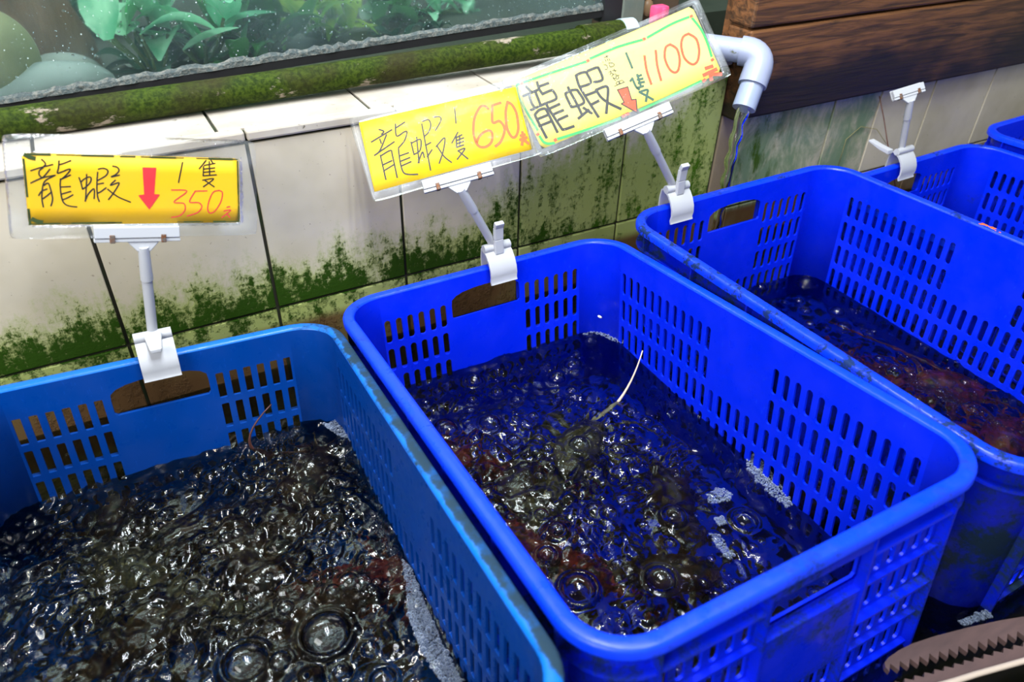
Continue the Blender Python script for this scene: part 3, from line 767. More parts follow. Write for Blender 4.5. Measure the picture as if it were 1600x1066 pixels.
# only what can be seen needs to be fine; outside it a coarse margin is enough
gx = np.concatenate([np.arange(-.63, -.34, .02), np.arange(-.34, 1.42, STEP), np.arange(1.42, 2.335, .01)]); gy = np.concatenate([np.arange(.005, .09, .02), np.arange(.09, .929, STEP)])
X, Y = np.meshgrid(gx, gy, indexing='ij'); H = height(X, Y)
def add_local(bx_, by_, rad, fn):
    i0, i1 = np.searchsorted(gx, [bx_ - rad, bx_ + rad]); j0, j1 = np.searchsorted(gy, [by_ - rad, by_ + rad])
    if i1 <= i0 or j1 <= j0: return
    d = np.hypot(X[i0:i1, j0:j1] - bx_, Y[i0:i1, j0:j1] - by_); H[i0:i1, j0:j1] = fn(H[i0:i1, j0:j1], d)
BZ = []
for bx_, by_, br, key in BUB:
    i = min(len(gx) - 1, np.searchsorted(gx, bx_)); j = min(len(gy) - 1, np.searchsorted(gy, by_)); h0 = float(H[i, j]); BZ.append(h0)
    def fn(h, d, br=br, h0=h0):
        k = 1 / (1 + np.exp((d - br * 1.25) / (br * .12)))
        h = h * (1 - .85 * k) + (h0 * .85 - br * .18) * k
        calm = np.exp(-(d / (br * 1.9)) ** 4)
        return h * (1 - .5 * calm) + h0 * .5 * calm + br * .34 * np.exp(-((d - br * 1.04) / (br * .17)) ** 2)
    add_local(bx_, by_, br * 2.2, fn)
nx, ny = len(gx), len(gy)
co = np.stack([X, Y, H + WATER + ZO], -1).reshape(-1, 3).astype(np.float32)
idx = np.arange(nx * ny).reshape(nx, ny); quads = np.stack([idx[:-1, :-1], idx[1:, :-1], idx[1:, 1:], idx[:-1, 1:]], -1).reshape(-1, 4).astype(np.int32)
me = bpy.data.meshes.new('tank_water'); me.vertices.add(len(co)); me.vertices.foreach_set('co', co.ravel())
me.loops.add(quads.size); me.loops.foreach_set('vertex_index', quads.ravel()); me.polygons.add(len(quads))
me.polygons.foreach_set('loop_start', np.arange(0, quads.size, 4, dtype=np.int32)); me.polygons.foreach_set('loop_total', np.full(len(quads), 4, dtype=np.int32))
me.polygons.foreach_set('use_smooth', np.ones(len(quads), dtype=bool)); me.update(calc_edges=True); me.validate()
tw = NT('clear_bubbling_water'); tw.set(base=(.21, .26, .18), trans=1.0, ior=1.333, rough=.015)
tw.bump(tw.noise(tw.pos(), 160, 3, .6), .25, .002); M_water = tw.m; me.materials.append(M_water)
wo = bpy.data.objects.new('tank_water', me); COL.objects.link(wo)
tag(wo, 'clear dark bubbling water filling the tank and all the crates', 'water', kind='stuff')
# bubbles: thin domes
def film_mat():
    t = NT('bubble_film'); n = t.n; l = t.l
    lw = n.new('ShaderNodeLayerWeight'); lw.inputs['Blend'].default_value = .22
    tr = n.new('ShaderNodeBsdfTransparent'); tr.inputs[0].default_value = (.97, .98, 1, 1); gl = n.new('ShaderNodeBsdfGlossy'); gl.inputs['Roughness'].default_value = .02
    mx = n.new('ShaderNodeMixShader'); f = t.math('MULTIPLY_ADD', lw.outputs['Fresnel'], .85, .022); l.new(f, mx.inputs[0]); l.new(tr.outputs[0], mx.inputs[1]); l.new(gl.outputs[0], mx.inputs[2])
    l.new(mx.outputs[0], n['Material Output'].inputs[0]); return t.m
M_film = film_mat()
def dome(seg, rings, depth=.25):
    vs = [(0, 0, 1.0)]; fs = []; top = math.pi / 2 + depth
    for i in range(1, rings + 1):
        ph = top * i / rings
        for k in range(seg): th = 2 * math.pi * k / seg; vs.append((math.sin(ph) * math.cos(th), math.sin(ph) * math.sin(th), math.cos(ph)))
    for k in range(seg): fs.append((0, 1 + k, 1 + (k + 1) % seg))
    for i in range(rings - 1):
        for k in range(seg):
            a = 1 + i * seg + k; b = 1 + i * seg + (k + 1) % seg; fs.append((a, a + seg, b + seg, b))
    return vs, fs
dv, df = dome(28, 12)
b0 = mesh_obj('bubble', dv, df, M_film, None, True)
BL_ = {'A': ('round clear air bubble on the dark water inside the teal blue front left crate', 'air bubbles in the front left crate'),
       'B': ('round clear air bubble on the water inside the bright blue middle crate', 'air bubbles in the middle crate'),
       'C': ('round clear air bubble on the water inside the mossy rimmed right crate', 'air bubbles in the right crate'),
       'T': ('small clear air bubble on the tank water outside the crates', 'air bubbles outside the crates')}
for i, (bx_, by_, br, key) in enumerate(BUB):
    o = b0 if i == 0 else b0.copy()
    if i: COL.objects.link(o)
    o.location = (bx_, by_, WATER + ZO + BZ[i] - br * .06); o.scale = (br, br, br * .86); tag(o, BL_[key][0], 'bubble', BL_[key][1])
# foam: rafts of tiny bubbles
def foam_mat():
    t = NT('white_foam'); t.set(base=(.36, .44, .60), rough=.25, spec=.6)
    tr = t.n.new('ShaderNodeBsdfTransparent'); mx = t.n.new('ShaderNodeMixShader'); lw = t.n.new('ShaderNodeLayerWeight'); lw.inputs[0].default_value = .5
    f = t.map(lw.outputs['Facing'], .0, .75, .16, .70); t.l.new(f, mx.inputs[0]); t.l.new(tr.outputs[0], mx.inputs[1]); t.l.new(t.b.outputs[0], mx.inputs[2]); t.l.new(mx.outputs[0], t.n['Material Output'].inputs[0]); return t.m
M_foam = foam_mat()
sv, sf = dome(9, 5)
def foam(poly, n, lo, hi, label, seed, mat=None):
    r = random.Random(seed); mb_v = []; mb_f = []; pts = [tuple(on_z(x, y, WATER + .003)[:2]) for x, y in poly]
    def inside(x, y):
        c = False
        for i in range(len(pts)):
            (x1, y1), (x2, y2) = pts[i], pts[i - 1]
            if (y1 > y) != (y2 > y) and x < (x2 - x1) * (y - y1) / (y2 - y1) + x1: c = not c
        return c
    xs_ = [p[0] for p in pts]; ys_ = [p[1] for p in pts]; got = []; tries = 0
    while len(got) < n and tries < n * 40:
        tries += 1; x = r.uniform(min(xs_), max(xs_)); y = r.uniform(min(ys_), max(ys_)); rad = lo * (hi / lo) ** (r.random() ** 2.2)
        if not inside(x, y) or any((x - a) ** 2 + (y - b) ** 2 < (.72 * (rad + c)) ** 2 for a, b, c in got): continue
        got.append((x, y, rad)); i = min(len(gx) - 1, np.searchsorted(gx, x)); j = min(len(gy) - 1, np.searchsorted(gy, y)); z = WATER + ZO + float(H[i, j]) + .0008
        n0 = len(mb_v); mb_v += [(x + a * rad, y + b * rad, z + c * rad * .8) for a, b, c in sv]; mb_f += [tuple(q + n0 for q in f) for f in sf]
    o = mesh_obj('foam_patch', mb_v, mb_f, mat or M_foam, None, True); tag(o, label, 'foam', kind='stuff'); return o
foam([(628, 872), (642, 885), (664, 940), (690, 1000), (722, 1066), (690, 1066), (655, 1010), (638, 960), (634, 905)], 900, .0009, .0038, 'long white foam patch along the right wall of the front left crate', 1)
foam([(1166, 708), (1180, 708), (1215, 745), (1240, 785), (1228, 790), (1195, 765), (1168, 730)], 300, .0010, .0030, 'strip of white foam along the right wall of the middle crate', 2)
foam([(1104, 770), (1122, 760), (1146, 770), (1140, 780), (1120, 785), (1108, 784)], 110, .0009, .0026, 'small white foam patch beside the right wall strip in the middle crate', 3)
foam([(1116, 808), (1132, 804), (1136, 815), (1124, 820)], 60, .0009, .002, 'smallest white foam fleck near the big bubble in the middle crate', 4)
foam([(1108, 832), (1124, 838), (1150, 865), (1138, 870), (1118, 850)], 110, .0009, .0026, 'lower white foam patch in the middle crate', 5)
foam([(905, 522), (940, 510), (970, 522), (978, 536), (960, 532), (930, 520)], 150, .0009, .0024, 'thin foam in the back right corner of the middle crate', 6)
foam([(505, 662), (530, 658), (545, 672), (548, 690), (532, 680), (512, 672)], 130, .0010, .0030, 'foam in the back right corner of the front left crate', 7)
foam([(590, 800), (600, 830), (628, 872), (618, 872), (596, 850), (582, 815)], 160, .0014, .0042, 'line of clear froth above the long foam patch in the front left crate', 8, M_film)
foam([(1390, 560), (1440, 585), (1520, 630), (1575, 668), (1560, 672), (1500, 640), (1420, 600)], 260, .0010, .0034, 'froth along the middle of the right crate water', 9, M_film)
foam([(1498, 970), (1545, 950), (1552, 962), (1505, 976)], 90, .0010, .003, 'fleck of foam on the water outside beside the serrated tongs', 10)
foam([(370, 690), (400, 685), (470, 668), (480, 676), (430, 698), (375, 706)], 150, .0014, .004, 'froth along the back wall slots of the front left crate', 11, M_film)

# the countless tiniest bubbles of the boil, one raft per crate
def fizz(M, n, label, seed):
    r = random.Random(seed); vv = []; ff = []; k = 0; Mi3 = M.to_3x3()
    while k < n:
        p = M @ Vector((r.uniform(-XI + .006, XI - .006), r.uniform(-YI + .006, YI - .006), 0)); p = p + Mi3 @ Vector((0, 0, (WATER + ZO - p.z) / Mi3[2][2]))
        am = float(turbulence(np.array([p.x]), np.array([p.y]))[0]); cl = float(vnoise(np.array([p.x / .035]), np.array([p.y / .035]), 77)[0]) + .5
        if r.random() > min(1, am * .9) * max(0, cl * 2 - .55): continue
        if not (-.34 < p.x < 1.42 and .09 < p.y < .92): continue
        rad = .0008 * (2.6) ** (r.random() ** 1.5 * 1.25); i = min(len(gx) - 1, np.searchsorted(gx, p.x)); j = min(len(gy) - 1, np.searchsorted(gy, p.y)); z = float(H[i, j]) + WATER + ZO
        n0 = len(vv); vv += [(p.x + a * rad, p.y + b * rad, z + c * rad) for a, b, c in sv]; ff += [tuple(q + n0 for q in f) for f in sf]; k += 1
    o = mesh_obj('bubble_fizz', vv, ff, M_film, None, True); tag(o, label, 'bubbles', kind='stuff')
fizz(MA, 1500, 'fizz of tiny bubbles on the water of the front left crate', 1)
fizz(MBx, 1400, 'fizz of tiny bubbles on the water of the bright blue middle crate', 2)
fizz(MC, 700, 'fizz of tiny bubbles on the water of the mossy rimmed right crate', 3)

# ------------------------------------------------------------------ spiny lobsters under water
def lob_mat(name, a, b, c_):
    t = NT(name); n = t.noise(t.obj(), 55, 5, .65); s = t.map(t.voro(t.obj(), 90), .10, .22, 1, 0)
    c = t.mix(t.map(n, .4, .62), a, b); c = t.mix(t.math('MULTIPLY', s, .8), c, c_); t.set(base=c, rough=.4); t.bump(n, .6, .003); return t.m
LM = [lob_mat('brown_shell', srgb(70, 44, 26), srgb(34, 24, 18), srgb(150, 128, 88)), lob_mat('red_shell', srgb(132, 40, 26), srgb(66, 26, 22), srgb(178, 110, 80)), lob_mat('olive_shell', srgb(98, 84, 52), srgb(46, 38, 26), srgb(168, 150, 106))]
def lobster(x, y, z, yaw, L, mat, label, feelers, pitch=0.0, roll=0.0):
    root = empty('spiny_lobster', (0, 0, 0), label, 'lobster', 'spiny lobsters in the crates')
    root.matrix_world = Matrix.Translation(P(x, y, z)) @ Matrix.Rotation(yaw, 4, 'Z') @ Matrix.Rotation(pitch, 4, 'Y') @ Matrix.Rotation(roll, 4, 'X')
    s = L / .25
    mb = MB(); pts = []; rad = []
    for t_ in np.linspace(0, 1, 12): pts.append((.005 + .105 * t_, 0, .004 * math.sin(t_ * 3))); rad.append(.027 * (math.sin(math.pi * (.12 + .80 * t_)) ** .7) + .004)
    mb.tube([Vector(p) * s for p in pts], [r * s for r in rad], 16)
    r = random.Random(int(x * 1000))
    for _ in range(46):
        t_ = r.random(); a = r.uniform(.2, math.pi - .2); c = Vector((.01 + .095 * t_, .024 * math.cos(a), .024 * math.sin(a))) * s
        mb.tube([c * .96, c + Vector((.006, .004 * math.cos(a), .005 * math.sin(a))) * s], [.0022 * s, .0003], 5)
    for q in (-1, 1): mb.tube([Vector((.098, q * .010, .018)) * s, Vector((.118, q * .014, .030)) * s], [.004 * s, .0004], 6)
    carap = mb.build('carapace', mat, root, smooth=True)
    mb = MB()
    for k in range(6):
        w_ = .023 - .0018 * k; cx = -.010 - .019 * k; mb.ball(Vector((cx, 0, -.004 - .0012 * k * k)) * s, Vector((.0145, w_, w_ * .72)) * s, 14, 8)
        for q in (-1, 1): mb.tube([Vector((cx, q * w_ * .9, -.006 - .0012 * k * k)) * s, Vector((cx - .006, q * (w_ + .008), -.016 - .0012 * k * k)) * s], [.005 * s, .0006], 6)
    mb.build('abdomen', mat, root, smooth=True)
    mb = MB(); tc_ = Vector((-.118, 0, -.038)) * s
    for q in (-2, -1, 0, 1, 2):
        a = q * .42; d = Vector((-math.cos(a), math.sin(a), -.25)); mb.ball(tc_ + d * .022 * s, Vector((.023, .010, .0028)) * s, 12, 6, Matrix.Rotation(-a, 3, 'Z'))
    mb.build('tail_fan', mat, root, smooth=True)
    for q in (-1, 1): MB().ball(Vector((.103, q * .016, .014)) * s, .0048 * s).build('eye', M_dark, carap, smooth=True)
    inv = root.matrix_world.inverted()
    for q in (-1, 1):
        b = Vector((.104, q * .013, .006)) * s
        fe = feelers.get(q)
        if fe: tip = inv @ P(*fe[1]); midp = inv @ P(*fe[0])
        else: midp = b + Vector((.035, q * .035, .004)) * s; tip = b + Vector((.02, q * .085, .0)) * s
        cpts = []
        for i in range(15):
            t_ = i / 14; cpts.append((1 - t_) ** 2 * b + 2 * t_ * (1 - t_) * (2 * midp - (b + tip) / 2) + t_ * t_ * tip)
        MB().tube(cpts, [(.0032 * (1 - t_) ** 1.5 + .0009) * s for t_ in np.linspace(0, 1, 15)], 8).build('antenna', fe[2] if fe and len(fe) > 2 else mat, root, smooth=True)
        for k in range(5):
            bx_ = .085 - .016 * k; p0 = Vector((bx_, q * .018, -.010)) * s; p1 = Vector((bx_ + .012 - .008 * k, q * .052, .004)) * s; p2 = Vector((bx_ + .02 - .014 * k, q * .082, -.030)) * s
            MB().tube([p0, p1, (p1 + p2) / 2 + Vector((0, q * .004, .003)) * s, p2], [.0048 * s, .004 * s, .003 * s, .0008 * s], 7).build('leg', mat, root, smooth=True)
    return root
M_ant = plain('pale_feeler', srgb(206, 186, 160), .5); M_antd = plain('dark_red_feeler', srgb(70, 36, 30), .5)
def lob(px, py, dz_, yaw, L, m, label, fe=None, **k):
    c = on_z(px, py, WATER - .0); return lobster(c[0], c[1], WATER + dz_, yaw, L, LM[m], label, fe or {}, **k)
W_ = WATER
def zz(px, py, z): return tuple(on_z(px, py, z))
lob(872, 722, -.045, .5, .25, 2, 'olive spiny lobster in the middle crate, pale feeler out of the water', {1: (zz(968, 625, W_ + .001), tuple(on_y(1004, 548, on_z(968, 625, W_)[1] + .02)), M_ant)}, pitch=-.10)
lob(745, 690, -.060, 2.6, .24, 1, 'reddish spiny lobster at the back left of the middle crate')
lob(985, 845, -.085, -.6, .24, 0, 'dark brown spiny lobster at the front of the middle crate')
lob(880, 830, -.075, 2.2, .22, 1, 'rusty spiny lobster near the left wall of the middle crate')
lob(1075, 760, -.095, 1.2, .22, 0, 'dark spiny lobster near the right wall of the middle crate')
lob(810, 765, -.080, 1.0, .24, 0, 'brown spiny lobster between the red ones at the left of the middle crate')
lob(450, 770, -.055, .9, .26, 0, 'brown spiny lobster in the front left crate, thin dark feeler above water', {1: (zz(395, 702, W_), tuple(on_y(424, 632, on_z(395, 702, W_)[1] + .015)), M_antd)})
lob(250, 880, -.060, 2.3, .26, 2, 'olive spiny lobster at the left of the front left crate')
lob(560, 860, -.075, -.4, .25, 1, 'rusty brown spiny lobster by the right wall of the front left crate')
lob(420, 990, -.065, .3, .26, 0, 'dark spiny lobster nearest the viewer in the front left crate')
lob(150, 800, -.080, 1.3, .24, 0, 'dark spiny lobster in the back left of the front left crate')
lob(310, 770, -.095, 3.0, .24, 0, 'dark spiny lobster below the back wall of the front left crate')
lob(400, 870, -.085, 1.7, .25, 0, 'dark brown spiny lobster in the centre of the front left crate')
lob(150, 980, -.080, .2, .25, 0, 'dark spiny lobster at the near left of the front left crate')
lob(1420, 580, -.040, -.7, .27, 1, 'red spiny lobster in the middle of the mossy rimmed right crate', {1: (zz(1330, 525, W_ - .02), zz(1300, 512, W_ - .02))})
lob(1350, 545, -.060, 2.3, .24, 1, 'dark red spiny lobster behind the other in the right crate')
lob(1570, 700, -.050, .4, .25, 1, 'red legged spiny lobster at the front of the right crate')
